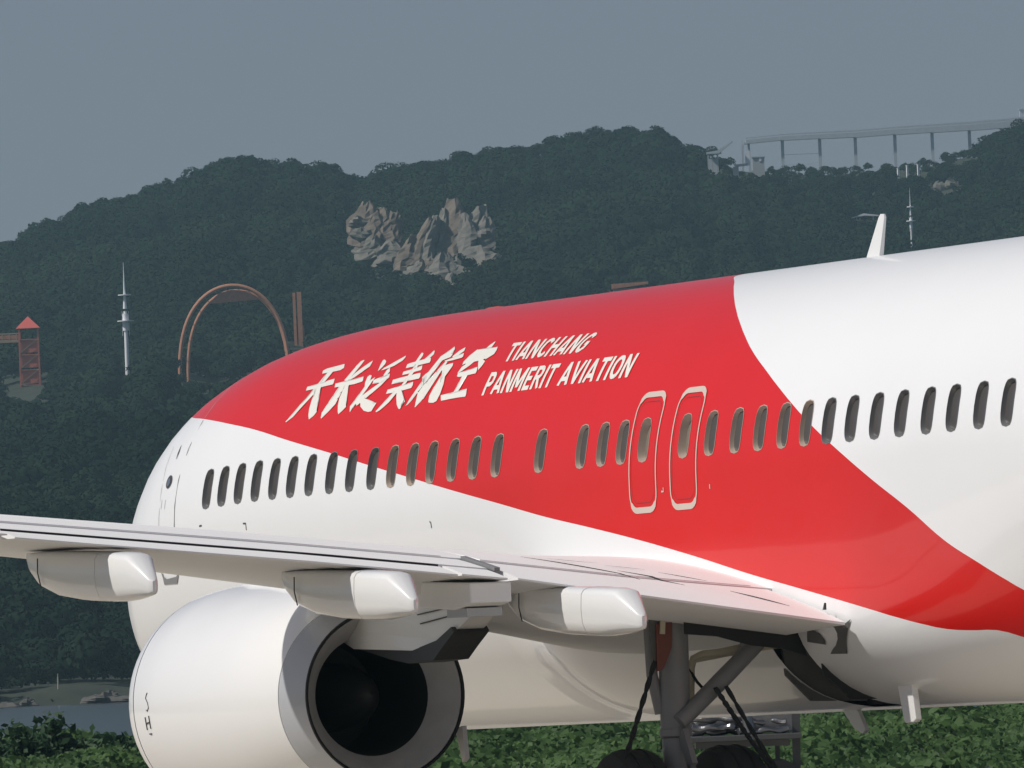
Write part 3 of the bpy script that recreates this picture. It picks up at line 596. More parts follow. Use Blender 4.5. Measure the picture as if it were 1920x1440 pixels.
# flap track fairings: canoe bodies under the trailing edge
def canoe(y, pts_bot, top0, s_tip, w_, scale=1.0):
    """pts_bot: (station, z bottom); top follows the wing underside"""
    st = [p[0] for p in pts_bot]; v = []; n = 16
    for i, (s_, zb_, zt_, hw) in enumerate(pts_bot):
        for k in range(n):
            a_ = 2 * math.pi * k / n; c, sn = math.cos(a_), math.sin(a_); e = .55
            zc = zb_ + (zt_ - zb_) * .55
            yy = hw * math.copysign(abs(c) ** e, c); zz = zc + ((zt_ - zc) if sn > 0 else (zc - zb_)) * math.copysign(abs(sn) ** (.4 if sn > 0 else .75), sn)
            v.append((s_, -y + yy, zz))
    m_ = len(pts_bot); f = [(i * n + j, i * n + (j + 1) % n, (i + 1) * n + (j + 1) % n, (i + 1) * n + j) for i in range(m_ - 1) for j in range(n)]
    f += [tuple(range(n)), tuple((m_ - 1) * n + j for j in range(n))[::-1]]
    return v, f
for y, z0, ds_ in ((8.85, 2.935, .18), (6.52, 2.70, .08), (4.47, 2.49, .06)):
    # z0: wing underside at the trailing edge
    k = ds_
    body = [(19.75 + k, z0 - .02, z0 + .06, .03), (19.95 + k, z0 - .12, z0 + .06, .09), (20.25 + k, z0 - .24, z0 + .06, .14), (20.7 + k, z0 - .33, z0 + .05, .17), (21.3 + k, z0 - .385, z0 + .03, .18), (21.78 + k, z0 - .405, z0 + .012, .18)]
    tail = [(21.79 + k, z0 - .405, z0 + .010, .18), (22.14 + k, z0 - .412, z0 - .006, .165), (22.36 + k, z0 - .400, z0 - .03, .13), (22.66 + k, z0 - .372, z0 - .235, .045), (22.69 + k, z0 - .355, z0 - .26, .012)]
    v, f = canoe(y, body, 0, 0, 0); fo = pmesh('flap_track_fairing', v, f, M['white'], smooth=True, angle=40)
    v, f = canoe(y, tail, 0, 0, 0); pmesh('fairing_tail', v, f, M['white'], parent=fo, smooth=True, angle=40)
    b = PB(); b.tube([(20.42 + k, -y - .175, z0 + .0), (20.40 + k, -y - .172, z0 - .12), (20.38 + k, -y - .14, z0 - .24)], .006, 6).build('seam', M['seam'], fo)

# --- port engine
EY, EZ = -4.80, 1.69
en = empty('engine', (14.0 - S0, EY, EZ), parent=plane); en['label'] = 'white left engine with grey rear sleeve'
class EB(MB):
    def build(s, name, mat, parent=None, **k):
        s.v = [(q[0] - 14.0, q[1] - EY, q[2] - EZ) for q in s.v]; return MB.build(s, name, mat, parent or en, **k)
def prof(t, s0, s1, n=18): 
    xs = np.array([q[0] for q in t]); ys = np.array([q[1] for q in t]); return [(float(s_), float(cub(s_, xs, ys))) for s_ in np.linspace(s0, s1, n)]
NT = [(13.72, .86), (13.78, .915), (13.96, .985), (14.25, 1.03), (14.8, 1.06), (15.5, 1.045), (16.2, .99), (16.8, .90), (17.3, .815), (17.7, .745)]
O = (0, EY, EZ)
EB().lathe([(14.1, .76), (13.84, .78), (13.74, .82), (13.72, .86)] + prof(NT, 13.73, 14.14, 8), O, n=72).build('inlet_lip', M['cowl'], smooth=True, angle=60)
EB().lathe([(14.165, .97)] + prof(NT, 14.165, 17.24, 28) + [(17.24, .80)], O, n=72).build('fan_cowl', M['cowl'], smooth=True, angle=60)
EB().lathe([(17.25, .80)] + prof(NT, 17.25, 17.7, 10) + [(17.7, .728)], O, n=72).build('thrust_reverser_sleeve', M['sleeve'], smooth=True, angle=60)
EB().lathe([(17.695, .748), (17.71, .745), (17.712, .73), (17.69, .72)], O, n=72).build('nozzle_rim', M['nozzle_black'], smooth=True, angle=60)
EB().lathe([(17.69, .716), (17.38, .53)], O, n=72).build('nozzle_liner', M['liner'], smooth=True)
EB().lathe([(17.38, .53), (16.9, .51), (16.2, .48), (16.15, .02)], O, n=64).build('exhaust_duct', M['nozzle_black'], smooth=True)
EB().lathe([(16.2, .30), (16.7, .29), (17.0, .22), (17.25, .12), (17.36, .04), (17.38, .002)], O, n=40).build('exhaust_plug', M['shield'], smooth=True)
EB().lathe([(14.12, .77), (14.13, .02)], O, n=48).build('fan_face', M['liner'])
EB().lathe([(14.13, .99), (14.175, .995)], O, n=72).build('cowl_gap', M['black'])
EB().prism([(17.40, EZ - .32), (17.58, EZ - .30), (17.62, EZ - .58), (17.55, EZ - .62)], EY + .76, EY + .80, 'Y').build('drain_mast', M['white'])
# small latches and stencils on the cowl
def cowl_pt(s_, dz_, off=.003):
    r_ = float(cub(s_, np.array([q[0] for q in NT]), np.array([q[1] for q in NT]))) + off; return (s_, EY - r_ * math.cos(dz_), EZ + r_ * math.sin(dz_))
for pts in ([(14.60, .115), (14.58, .10), (14.56, .07), (14.62, .03), (14.64, -.01), (14.60, -.04), (14.57, -.03)], [(14.52, -.09), (14.52, -.20)], [(14.63, -.08), (14.63, -.19)], [(14.52, -.145), (14.63, -.135)], [(14.56, -.235), (14.62, -.235)]):
    EB().tube([cowl_pt(*p) for p in pts], 0.004 if len(pts) > 2 else .007, 5).build('cowl_marking', M['seam'])
# pylon
PY = [(14.35, 2.68), (14.9, 2.80), (15.8, 2.80), (17.0, 2.72), (20.4, 2.62), (20.9, 2.60), (20.45, 2.50), (20.3, 2.44), (19.95, 2.29), (19.76, 2.22), (19.35, 2.13), (18.8, 2.055), (17.5, 2.10), (16.8, 2.3), (15.5, 2.5)]
def pylon_w(s_): return float(np.interp(s_, [14.35, 14.9, 16, 18.5, 19.6, 20.9], [.05, .19, .21, .19, .13, .06]))
v = []; k = len(PY)
for sg in (-1, 1):
    for s_, z_ in PY: v.append((s_, EY + sg * pylon_w(s_), z_))
pmesh('pylon', v, [tuple(range(k)), tuple(range(2 * k - 1, k - 1, -1))] + [(i, (i + 1) % k, k + (i + 1) % k, k + i) for i in range(k)], M['white'])
SH = [(17.41, 2.115), (18.75, 2.053), (19.35, 2.128), (19.70, 2.235), (19.76, 2.19), (19.49, 2.07), (19.26, 1.96), (18.7, 1.945), (18.27, 1.99)]
PB().prism(SH, EY - .165, EY + .165, 'Y').build('heat_shield', M['shield'])
for pa in ([(18.95, 2.36), (19.7, 2.41), (20.4, 2.53)], [(19.0, 2.28), (19.6, 2.33)]):
    PB().tube([(s_, EY - pylon_w(s_) - .001, z_) for s_, z_ in pa], .006, 5).build('seam', M['seam'])

# --- main landing gear, port
GS = 19.6
lg = empty('main_landing_gear', (GS - S0, -2.86, 0), parent=plane); lg['label'] = 'grey left main landing gear with twin black tyres'
class GB(MB):
    def build(s, name, mat, parent=None, **k):
        s.v = [(q[0] - GS, q[1] + 2.86, q[2]) for q in s.v]; return MB.build(s, name, mat, parent or lg, **k)
GB().tube([(GS, -2.86, 2.55), (GS, -2.865, 1.9), (GS, -2.875, 1.28)], .132, 24).build('strut', M['strut'], smooth=True)
GB().tube([(GS, -2.875, 1.28), (GS, -2.875, 1.22), (GS, -2.875, 1.19)], [.145, .145, .10], 24).build('gland_nut', M['strut'], smooth=True)
GB().tube([(GS, -2.875, 1.2), (GS, -2.875, .56)], .122, 20).build('oleo_piston', M['strut'], smooth=True)
GB().tube([(GS, -3.42, .56), (GS, -2.32, .56)], .075, 16).build('axle', M['strut'], smooth=True)
for yy in (-3.31, -2.40):
    T = [(-.205, .32), (-.21, .44), (-.19, .52), (-.13, .552), (0, .56), (.13, .552), (.19, .52), (.21, .44), (.205, .32)]
    ty = GB().lathe([(p, r_) for p, r_ in T], (GS, yy, .56), 'Y', 40).build('tyre', M['rubber'], smooth=True)
    GB().lathe([(-.15, .02), (-.16, .2), (-.19, .325), (.19, .325), (.16, .2), (.15, .02)], (GS, yy, .56), 'Y', 32).build('wheel_hub', M['strut'], ty, smooth=True, angle=40)
    for g_ in (-.07, .07): GB().lathe([(g_ - .008, .566), (g_ + .008, .566), (g_ + .008, .54), (g_ - .008, .54)], (GS, yy, .56), 'Y', 40, True).build('tread_groove', M['black'], ty)
GB().tube([(GS + .14, -2.90, 1.33), (GS + .1, -2.45, 1.70), (GS + .02, -1.99, 2.07), (GS, -1.9, 2.14)], [.072, .078, .07, .07], 14).build('side_brace', M['strut'], smooth=True)
GB().tube([(GS, -2.21, 2.25), (GS + .04, -2.21, 1.90)], .038, 10).build('brace_link', M['strut'], smooth=True)
GB().tube([(GS - .06, -3.06, 2.35), (GS - .06, -3.05, 1.75), (GS - .05, -2.98, 1.42)], [.055, .05, .06], 12).build('actuator', M['strut'], smooth=True)
GB().tube([(GS - .30, -2.60, 1.45), (GS - .30, -2.58, 1.80), (GS - .30, -2.55, 1.88), (GS - .28, -2.47, 1.915), (GS - .2, -2.35, 1.92), (GS, -1.86, 1.99), (GS, -1.7, 2.02)], [.035, .035, .036, .036, .04, .05, .05], 12).build('reaction_link', M['cream'], smooth=True)
GB().tube([(GS - .3, -2.62, 1.85), (GS - .2, -2.3, 1.90), (GS - .1, -1.9, 1.95)], .018, 8).build('hydraulic_line', M['cream'], smooth=True)
GB().tube([(GS - .3, -2.62, 1.83), (GS - .25, -2.55, 1.68), (GS - .2, -2.5, 1.6)], .014, 8).build('hydraulic_line', M['rope'], smooth=True)
GB().tube([(GS - .3, -2.66, 1.80), (GS - .28, -2.63, 1.66)], .012, 8).build('hydraulic_line', M['rope'], smooth=True)
GB().prism([(-3.08, 2.19), (-2.93, 2.20), (-2.945, 1.98), (-3.03, 1.80), (-3.09, 1.78)], GS + .135, GS + .155, 'X').build('gear_door', M['brown'])
GB().prism([(-3.14, 2.34), (-3.02, 2.34), (-3.05, 1.95), (-3.09, 1.80), (-3.11, 1.85)], GS + .11, GS + .13, 'X').build('door_backing', M['well'])
GB().bar((GS + .17, -3.01, 2.40), (GS + .17, -3.035, 2.10), .045, .02, up=(1, 0, 0)).build('door_rod', M['cream'])
b = GB()
b.bar((GS + .16, -2.875, 1.25), (GS + .34, -2.875, .95), .05, .12).bar((GS + .34, -2.875, .95), (GS + .1, -2.875, .62), .05, .10)
b.build('torsion_link', M['strut'])
# wheel well let into the belly: liner, roof and a plate for the bay's shade
PB().prism([(19.3, 2.28), (20.12, 2.28), (20.12, 1.42), (19.3, 1.42)], -.92, -.90, 'Y').build('wheel_well_wall', M['black'])
PB().prism([(19.28, 2.32), (20.12, 2.32), (20.12, 2.28), (19.28, 2.28)], -1.80, -.90, 'Y').build('wheel_well_roof', M['black'])
PB().prism([(-1.74, 2.27), (-.9, 2.27), (-.9, 1.45), (-1.45, 1.47), (-1.68, 1.7)], 19.26, 19.30, 'X').build('wheel_well_wall', M['well'])
PB().prism([(-1.76, 2.27), (-.9, 2.27), (-.9, 1.45), (-1.45, 1.47), (-1.70, 1.7)], 20.12, 20.15, 'X').build('wheel_well_wall', M['black'])
PB().prism([(-2.90, 2.28), (-1.85, 2.15), (-1.76, 1.86), (-2.0, 1.93), (-2.28, 1.97), (-2.60, 2.06), (-2.90, 2.09)], 19.93, 19.95, 'X').build('gear_bay_shade', M['black'])  # flat black plate under the wing, painted in as the shade of the gear cavity
# flap-end seal plates on the fairing
def patch(name, pts, mat, off=.008):
    bm = bmesh.new(); bm.faces.new([bm.verts.new((p[0], p[1], 0)) for p in pts]); bmesh.ops.triangulate(bm, faces=bm.faces[:]); bmesh.ops.subdivide_edges(bm, edges=bm.edges[:], cuts=3, use_grid_fill=True); bm.verts.index_update()
    v = [onh(q.co.x, q.co.y, off) for q in bm.verts]; f = [tuple(q.index for q in fa.verts) for fa in bm.faces]; bm.free(); return pmesh(name, v, f, mat, smooth=True)
patch('flap_end_plate', [(21.02, 2.10), (21.22, 2.15), (21.02, 2.0), (20.84, 1.862), (20.49, 1.868), (20.58, 1.90), (20.72, 1.94), (20.82, 1.99), (20.86, 2.04), (20.84, 2.085), (20.78, 2.11), (20.88, 2.115)], M['well'])
patch('fairing_vent', [(20.263, 2.085), (20.40, 2.075), (20.487, 2.045), (20.54, 1.99), (20.52, 1.948), (20.164, 1.981)], M['well'])
PB().prism([(20.86, 2.24), (20.90, 2.24), (20.90, 2.30)], -2.0, -1.98, 'Y').build('vent_pip', M['seam'])
# masts and aerials
PB().prism([(21.05, 1.66), (21.38, 1.66), (21.385, 1.49), (21.43, 1.27), (21.38, 1.247), (21.22, 1.24), (21.18, 1.27)], -1.43, -1.37, 'Y').build('drain_mast', M['white'], bevel=.008)
PB().prism([(18.02, 1.42), (18.36, 1.42), (18.56, 1.2), (18.49, 1.165), (18.30, 1.22)], -.62, -.58, 'Y').build('belly_aerial', M['white'], bevel=.006)
v = []; prf = [(17.68, 5.36, .022), (17.97, 5.36, .022), (18.10, 5.72, .010), (18.085, 5.752, .007), (18.01, 5.755, .007), (17.97, 5.72, .010)]
k = len(prf); v = [(a_, -w_, z_) for a_, z_, w_ in prf] + [(a_, w_, z_) for a_, z_, w_ in prf]
o = pmesh('aerial', v, [tuple(range(k)), tuple(range(2 * k - 1, k - 1, -1))] + [(i, (i + 1) % k, k + (i + 1) % k, k + i) for i in range(k)], M['white'])
b = PB(); b.lathe([(0, .14), (.02, .13), (.035, .09), (.045, .01)], (9.0, 0, 5.355), 'Z', 20); b.build('beacon', M['redroof'], smooth=True)
# ram-air inlet seen under the wing
hv = [onh(s_, z_, .006) for s_, z_ in ((4.35, 3.073), (4.38, 3.0), (4.377, 2.934), (4.6, 2.934), (4.783, 2.934), (4.85, 2.99), (4.911, 3.046), (4.80, 3.0), (4.5, 2.985), (4.42, 3.01))]
pmesh('ram_air_inlet', hv, [tuple(range(len(hv)))], M['strut'])
# tail, behind the frame's right edge
def fin(name, root, tip, thick, mat, vertical):
    v = []
    for (s0_, s1_, off, h_) in (root, tip):
        for x, t_ in ((0, 0), (.08, .7), (.3, 1), (.6, .75), (1, .05), (.6, -.75), (.3, -1), (.08, -.7)):
            s_ = s0_ + (s1_ - s0_) * x; d = t_ * thick * (s1_ - s0_)
            v.append((s_, d, h_) if vertical else (s_, off, h_ + d))
    n = 8; f = [(j, (j + 1) % n, n + (j + 1) % n, n + j) for j in range(n)] + [tuple(range(n)), tuple(range(2 * n - 1, n - 1, -1))]
    return pmesh(name, v, f, mat, smooth=True, angle=40)
redp = pbr('red_paint', (0.60, 0.02, 0.018), 0.32, coat=0.6, var=0.03)
fin('fin', (31.2, 36.9, 0, 5.2), (36.4, 38.9, 0, 12.3), .05, redp, True)
fin('stabilizer', (33.2, 37.0, -.6, 4.75), (37.0, 38.6, -7.1, 5.45), .045, M['white'], False)
fin('stabilizer', (33.2, 37.0, .6, 4.75), (37.0, 38.6, 7.1, 5.45), .045, M['white'], False)
# nose gear
ng = empty('nose_landing_gear', (4.0 - S0, 0, 0), parent=plane)
b = MB(); b.tube([(0, 0, 1.6), (0, 0, .36)], .07, 12); b.tube([(0, -.3, .36), (0, .3, .36)], .04, 10); b.build('strut', M['strut'], ng, smooth=True)
for yy in (-.22, .22):
    b = MB(); b.lathe([(-.09, .18), (-.1, .28), (-.06, .345), (.06, .345), (.1, .28), (.09, .18), (-.09, .18)], (0, yy, .347), 'Y', 28); b.build('tyre', M['rubber'], ng, smooth=True)

# ================================================================== vegetation
def leaf_quads(P, N, size, asp=1.0, rs=None):
    """one quad per point, roughly facing N"""
    rs = rs or rng; n = len(P); N = N / (np.linalg.norm(N, axis=1, keepdims=True) + 1e-9)
    t = rs.normal(size=(n, 3)); t -= (t * N).sum(1, keepdims=True) * N; t /= np.linalg.norm(t, axis=1, keepdims=True) + 1e-9
    b = np.cross(N, t); s = np.asarray(size).reshape(-1, 1) * np.ones((n, 1))
    a, c = t * s / 2 * asp, b * s / 2
    return np.stack([P - c * .75 + a * .1, P + a * 1.0 + c * .1, P + c * .75 - a * .1, P - a * .9 - c * .15], 1)
def crown_template(n, lobes, seed, size, flat=0.8):
    """unit crown: base at z 0.15, top at about 1, radius about 0.5"""
    rs = np.random.default_rng(seed); C_ = []; 
    for k in range(lobes):
        a = 2 * math.pi * k / lobes + rs.uniform(-.5, .5); r = rs.uniform(.12, .30) if k else 0
        C_.append((r * math.cos(a), r * math.sin(a), rs.uniform(.38, .66) if k else .68, rs.uniform(.17, .27)))
    w_ = np.array([c[3] ** 2 for c in C_]); ch = rs.choice(lobes, n, p=w_ / w_.sum()); C_ = np.array(C_)[ch]
    d = rs.normal(size=(n, 3)); d /= np.linalg.norm(d, axis=1, keepdims=True); d[:, 2] = np.where(d[:, 2] < -.35, -d[:, 2], d[:, 2])
    rr = C_[:, 3:] * rs.uniform(.72, 1.06, (n, 1)); P = C_[:, :3] + d * rr * np.array((1, 1, flat * 1.1))
    return leaf_quads(P, d + rs.normal(size=(n, 3)) * .45, rs.uniform(.7, 1.3, n) * size, 1.1, rs)

# the wood on the hillside: one mass
TPL = [crown_template(56, 6, 20 + k, .20) for k in range(6)]
uu, vv = [], []
u_ = 1007.0
while u_ < 2596:
    half = u_ * 0.0437 * 1.22 + 8; n = int(2 * half / 4.3)
    vv.append((np.arange(n) + rng.uniform(-.45, .45, n)) * 4.3 - half + rng.uniform(0, 4.3)); uu.append(u_ + rng.uniform(-2.4, 2.4, n)); u_ += 4.6 if u_ < 1100 else 5.4
uu, vv = np.concatenate(uu), np.concatenate(vv)
keep = np.ones(len(uu), bool)
keep &= ~((uu > 2545) & (vv > 42.5) & (vv < 104)) | (rng.random(len(uu)) < .6)
keep &= ~((((uu > 2200) & (uu < 2335) & (np.abs(vv + 15.5) < 12.8 - np.abs(uu - 2265) * .05)) | ((uu > 2150) & (uu < 2205) & (np.abs(vv + 12.8) < 4.4)))) | (rng.random(len(uu)) < .34)
for cu_, cv_, hw_, ln_ in ((2067, -67.7, 2.4, 95), (2025, -48, 11.5, 75), (2099, -37.8, 2.2, 80), (2076, -86, 4.0, 65), (2311, 80, 2.0, 60), (2419, 74, 4.5, 75), (2171, 22.5, 5, 45), (2476, -4.2, 1.5, 40), (2503, 94, 4, 40), (2531, 46, 3.2, 75), (2532, 51.6, 3, 60), (2566, 88.7, 4.0, 45)):
    keep &= ~((np.abs(vv - cv_) < hw_) & (uu < cu_ + 4) & (uu > cu_ - ln_))
keep &= ~((uu < 1015) & (np.abs(vv + 38.6) < 6))
uu, vv = uu[keep], vv[keep]; nt_ = len(uu); gz = height(uu, vv)
sc = rng.uniform(.8, 1.35, nt_) * np.where(uu < 1500, .8, 1.0) * np.where((uu > 2450) & (vv > 42.5) & (vv < 104), np.where(uu > 2545, .46, .75), 1.0)
for cu_, cv_, hw_, ln_ in ((2067, -67.7, 3.0, 230), (2025, -48, 12, 200), (2099, -37.8, 3.2, 160), (2076, -86, 5, 200)):   # younger, lower growth below the park's structures
    sc = np.where((np.abs(vv - cv_ * uu / cu_) < hw_) & (uu < cu_ + 4) & (uu > cu_ - ln_), sc * .42, sc)
hh = sc * rng.uniform(4.6, 6.6, nt_); wd = sc * rng.uniform(5.2, 7.6, nt_); rot = rng.uniform(0, 6.28, nt_); kind = rng.integers(0, 6, nt_)
def soft_crown(name, n, lobes, seed, size, mat):
    """crown mesh whose leaf normals follow the clumps"""
    T = crown_template(n, lobes, seed, size)
    gn = np.cross(T[:, 1] - T[:, 0], T[:, 2] - T[:, 0]); bad = (gn * (T.mean(1) - np.array((0, 0, .38)))).sum(1) < 0; T[bad] = T[bad][:, ::-1]
    o = quads(name, T, mat); me = o.data
    cen = T.reshape(-1, 3) - np.array((0, 0, .38)); cen /= np.linalg.norm(cen, axis=1, keepdims=True) + 1e-9
    q = T.mean(1); fn = np.cross(T[:, 1] - T[:, 0], T[:, 2] - T[:, 0]); fn /= np.linalg.norm(fn, axis=1, keepdims=True) + 1e-9
    fn *= np.sign((fn * (q - np.array((0, 0, .38)))).sum(1, keepdims=True) + 1e-9); nn = cen * .9 + np.repeat(fn, 4, 0) * .12
    nn /= np.linalg.norm(nn, axis=1, keepdims=True); me.polygons.foreach_set('use_smooth', [True] * len(me.polygons))
    me.normals_split_custom_set_from_vertices([tuple(x) for x in nn])
    COL.objects.unlink(o); return o
tcol = bpy.data.collections.new('wood_crowns')
for k in range(6): tcol.objects.link(soft_crown('wood_crown', 460, 7, 20 + k, .095, M['forest']))
wme = bpy.data.meshes.new('hillside_wood'); wme.vertices.add(nt_); wme.vertices.foreach_set('co', Wa(uu, vv, gz - .2 * hh).astype(np.float32).ravel())
for nm, ty, dat in (('size', 'FLOAT_VECTOR', np.stack([wd, wd, hh], -1)), ('turn', 'FLOAT_VECTOR', np.stack([0 * rot, 0 * rot, rot], -1)), ('kind', 'INT', kind)):
    at_ = wme.attributes.new(nm, ty, 'POINT'); at_.data.foreach_set('value' if ty == 'INT' else 'vector', np.ascontiguousarray(dat, dtype=np.int32 if ty == 'INT' else np.float32).ravel())
wme.update(); wood = link('hillside_wood', wme)
ng_ = bpy.data.node_groups.new('wood', 'GeometryNodeTree'); ng_.interface.new_socket('Geometry', in_out='INPUT', socket_type='NodeSocketGeometry'); ng_.interface.new_socket('Geometry', in_out='OUTPUT', socket_type='NodeSocketGeometry')
gi, go = ng_.nodes.new('NodeGroupInput'), ng_.nodes.new('NodeGroupOutput'); ci = ng_.nodes.new('GeometryNodeCollectionInfo'); ci.inputs['Collection'].default_value = tcol; ci.inputs['Separate Children'].default_value = True; ci.inputs['Reset Children'].default_value = True
iop = ng_.nodes.new('GeometryNodeInstanceOnPoints'); iop.inputs['Pick Instance'].default_value = True
def nattr(nm, ty):
    n_ = ng_.nodes.new('GeometryNodeInputNamedAttribute'); n_.data_type = ty; n_.inputs['Name'].default_value = nm; return n_.outputs['Attribute']
er = ng_.nodes.new('FunctionNodeEulerToRotation')
ng_.links.new(nattr('turn', 'FLOAT_VECTOR'), er.inputs[0])
for a_, b_ in ((gi.outputs[0], iop.inputs['Points']), (ci.outputs[0], iop.inputs['Instance']), (nattr('kind', 'INT'), iop.inputs['Instance Index']), (er.outputs[0], iop.inputs['Rotation']), (nattr('size', 'FLOAT_VECTOR'), iop.inputs['Scale']), (iop.outputs[0], go.inputs[0])): ng_.links.new(a_, b_)
wood.modifiers.new('wood', 'NODES').node_group = ng_
tag(wood, 'dark hazy wood covering the whole hillside', 'wood', kind='stuff')

# single trees that stand out on the skyline
CRW = []
for k in range(5):
    me = soft_crown('crown', 1000, 8, 60 + k, .066, M['crown']); CRW.append(me.data); bpy.data.objects.remove(me)
tb = MB(); tb.tube([(0, 0, -.06), (.01, 0, .15), (-.01, .01, .32), (.02, 0, .55)], [.035, .026, .020, .010], 7)
for a in range(4): tb.tube([(0, 0, .26 + .05 * a), (.10 * math.cos(a * 1.7), .10 * math.sin(a * 1.7), .42 + .05 * a), (.19 * math.cos(a * 1.7), .19 * math.sin(a * 1.7), .52 + .05 * a)], [.013, .009, .004], 5)
TRK = tb.build('trunk', M['bark'], smooth=True); TRm = TRK.data; COL.objects.unlink(TRK); bpy.data.objects.remove(TRK)
def ridge_tree(u, v, h, w_, k, label, group):
    e = empty('ridge_tree', W(u, v, float(height(u, v)) - (.22 if h > 3 else .42) * h), rng.uniform(0, 6.28)); tag(e, label, 'tree' if 'tree' in label else 'bush', group)
    for nm, me in (('trunk', TRm), ('crown', CRW[k])):
        o = bpy.data.objects.new(nm, me); COL.objects.link(o); o.parent = e; o.scale = (w_, w_, h)
    return e
v_ = -128.0
while v_ < 128:
    if v_ < 40.5 or v_ > 108:
        h = rng.uniform(3.6, 6.2); big = rng.random() < .3
        ridge_tree(2592 + rng.uniform(-6, 6), v_, h * (1.4 if big else 1), h * rng.uniform(1.0, 1.45) * (1.3 if big else 1), int(rng.integers(0, 5)), 'dark round-crowned tree on the ridge skyline ' + next(t for q, t in ((-95, 'at the far left, above the red-roofed tower'), (-70, 'above the white spire'), (-36, 'above the brown arch and column'), (-14, 'above the left half of the rock face'), (6, 'above the right half of the rock face'), (45, 'on the highest hump, left of the raised walkway'), (200, 'at the right edge beyond the raised walkway')) if v_ < q), 'trees along the ridge skyline')
        v_ += rng.uniform(2.2, 4.6)
    else: v_ += 3
for v_, h in ((46.5, 3.6), (49.0, 2.6), (56.5, 1.6), (74.0, 1.3), (86.0, 2.4), (89.0, 2.8), (98.5, 2.4), (101.5, 1.8)):
    ridge_tree(2597, v_, h, h * 1.5, int(rng.integers(0, 5)), 'low dark bush on the grassy saddle below the raised walkway', 'bushes under the raised walkway')

# trees behind the photographer's left shoulder, mirrored in the glossy hull
P_ = []
for k in range(420):
    t_ = k / 420; x = -520 + 900 * t_; y = -250 - 60 * t_ - rng.uniform(0, 40); h = rng.uniform(9, 15); T = TPL[k % 6]; q = T * np.array((h * .9, h * .9, h)) + np.array((x, y, -.3)); P_.append(q)
tag(quads('tree_belt', np.concatenate(P_), M['forest']), 'belt of dark trees mirrored in the glossy red fuselage', 'trees', kind='stuff')

# vines and low scrub between the apron and the lake
def mound(u, v):
    a = np.sin(u * .11 + 1.7 * np.sin(v * .31)) * np.sin(v * .55 + 1.1) + .6 * np.sin(v * 1.13 + u * .23) + .45 * np.sin(v * 2.3 - u * .37 + .5)
    return np.clip(.46 + .20 * a, .10, 1.1)
rs = np.random.default_rng(3); n = 300000
fu = rs.uniform(172, 256, n); fv = rs.uniform(-1, 1, n) * (fu * .0437 * 1.3 + 2); mz = mound(fu, fv)
dens = np.clip((fu - 172) / 6, 0, 1); mz = mz * (.35 + .65 * dens)
dep = rs.random(n) ** 2 * .30; zz = np.maximum(mz - dep + rs.normal(size=n) * .03, .02)
eps = .1; gu = (mound(fu + eps, fv) - mound(fu - eps, fv)) / (2 * eps); gv = (mound(fu, fv + eps) - mound(fu, fv - eps)) / (2 * eps)
Nn = np.stack([-(gu * FH[0] + gv * RH[0]), -(gu * FH[1] + gv * RH[1]), np.ones(n) * .55], -1) - FH * .55 + rs.normal(size=(n, 3)) * .38
base = height(fu, fv)
gq = leaf_quads(Wa(fu, fv, zz + base), Nn, rs.uniform(.06, .15, n) * np.where(np.sin(fv * .9 + fu * .2) + .6 * np.sin(fv * 2.1 - fu * .13) > .2, 1.45, .9), 1.15, rs)
tag(quads('ground_vines', gq, M['vine']), 'tangle of broad-leaved green vines behind the airliner', 'ground cover', kind='stuff')
mu, mv = np.meshgrid(np.linspace(171, 258, 110), np.linspace(-16, 16, 110), indexing='ij'); mzz = mound(mu, mv) * np.clip((mu - 171) / 8, 0, 1) * np.clip((258 - mu) / 6, 0, 1) * .72 - .02 + height(mu, mv)
und = mesh('vine_bank', Wa(mu, mv, mzz).reshape(-1, 3), [(i * 110 + j, i * 110 + j + 1, (i + 1) * 110 + j + 1, (i + 1) * 110 + j) for i in range(109) for j in range(109)], gm, smooth=True); tag(und, 'shaded earth bank under the vines', 'bank', kind='structure')
def shrub(u, v, h, w_, n, label, spiky=False):
    e = empty('shrub', W(u, v, float(height(u, v)))); tag(e, label, 'shrub', None)
    st = MB(); lp = []; ln = []
    for k in range(9):
        a = rs.uniform(0, 6.28); r = rs.uniform(.1, .5) * w_; z1 = h * rs.uniform(.55, .95); p1 = np.array((r * math.cos(a), r * math.sin(a), z1)); p0 = np.array((.1 * r * math.cos(a), .1 * r * math.sin(a), -.05)); mid = (p0 + p1) / 2 + np.array((0, 0, .1 * h))
        st.tube([p0, mid, p1], [.018, .012, .005], 5)
        for j in range(n // 5):
            t_ = rs.uniform(.25, 1.05); p = p0 * (1 - t_) ** 2 + 2 * mid * t_ * (1 - t_) + p1 * t_ * t_; lp.append(p + rs.normal(size=3) * (.10 * w_)); ln.append(rs.normal(size=3) * .6 + np.array((-FH[0] * .6, -FH[1] * .6, .6)))
    st.build('stem', M['bark'], e); quads('foliage', leaf_quads(np.array(lp), np.array(ln), rs.uniform(.07, .16, len(lp)), 2.2 if spiky else 1.6, rs), M['shrub'], e)
shrub(212, -8.75, 1.30, 1.25, 900, 'tall bushy shrub rising above the vines in front of the lake')
shrub(216, -8.05, .92, .7, 300, 'small spiky shrub right of the tall one at the lake edge', True)
shrub(214, -7.35, .80, .9, 400, 'rounded shrub beside the engine cowl in front of the lake')
shrub(222, -9.9, .85, .9, 360, 'low shrub at the far left edge above the vines')
shrub(205, -1.0, .80, 1.0, 450, 'dark shrub just right of the engine nozzle below the belly')
shrub(196, 6.9, .70, 1.1, 450, 'dark shrub at the lower right below the white drain mast')

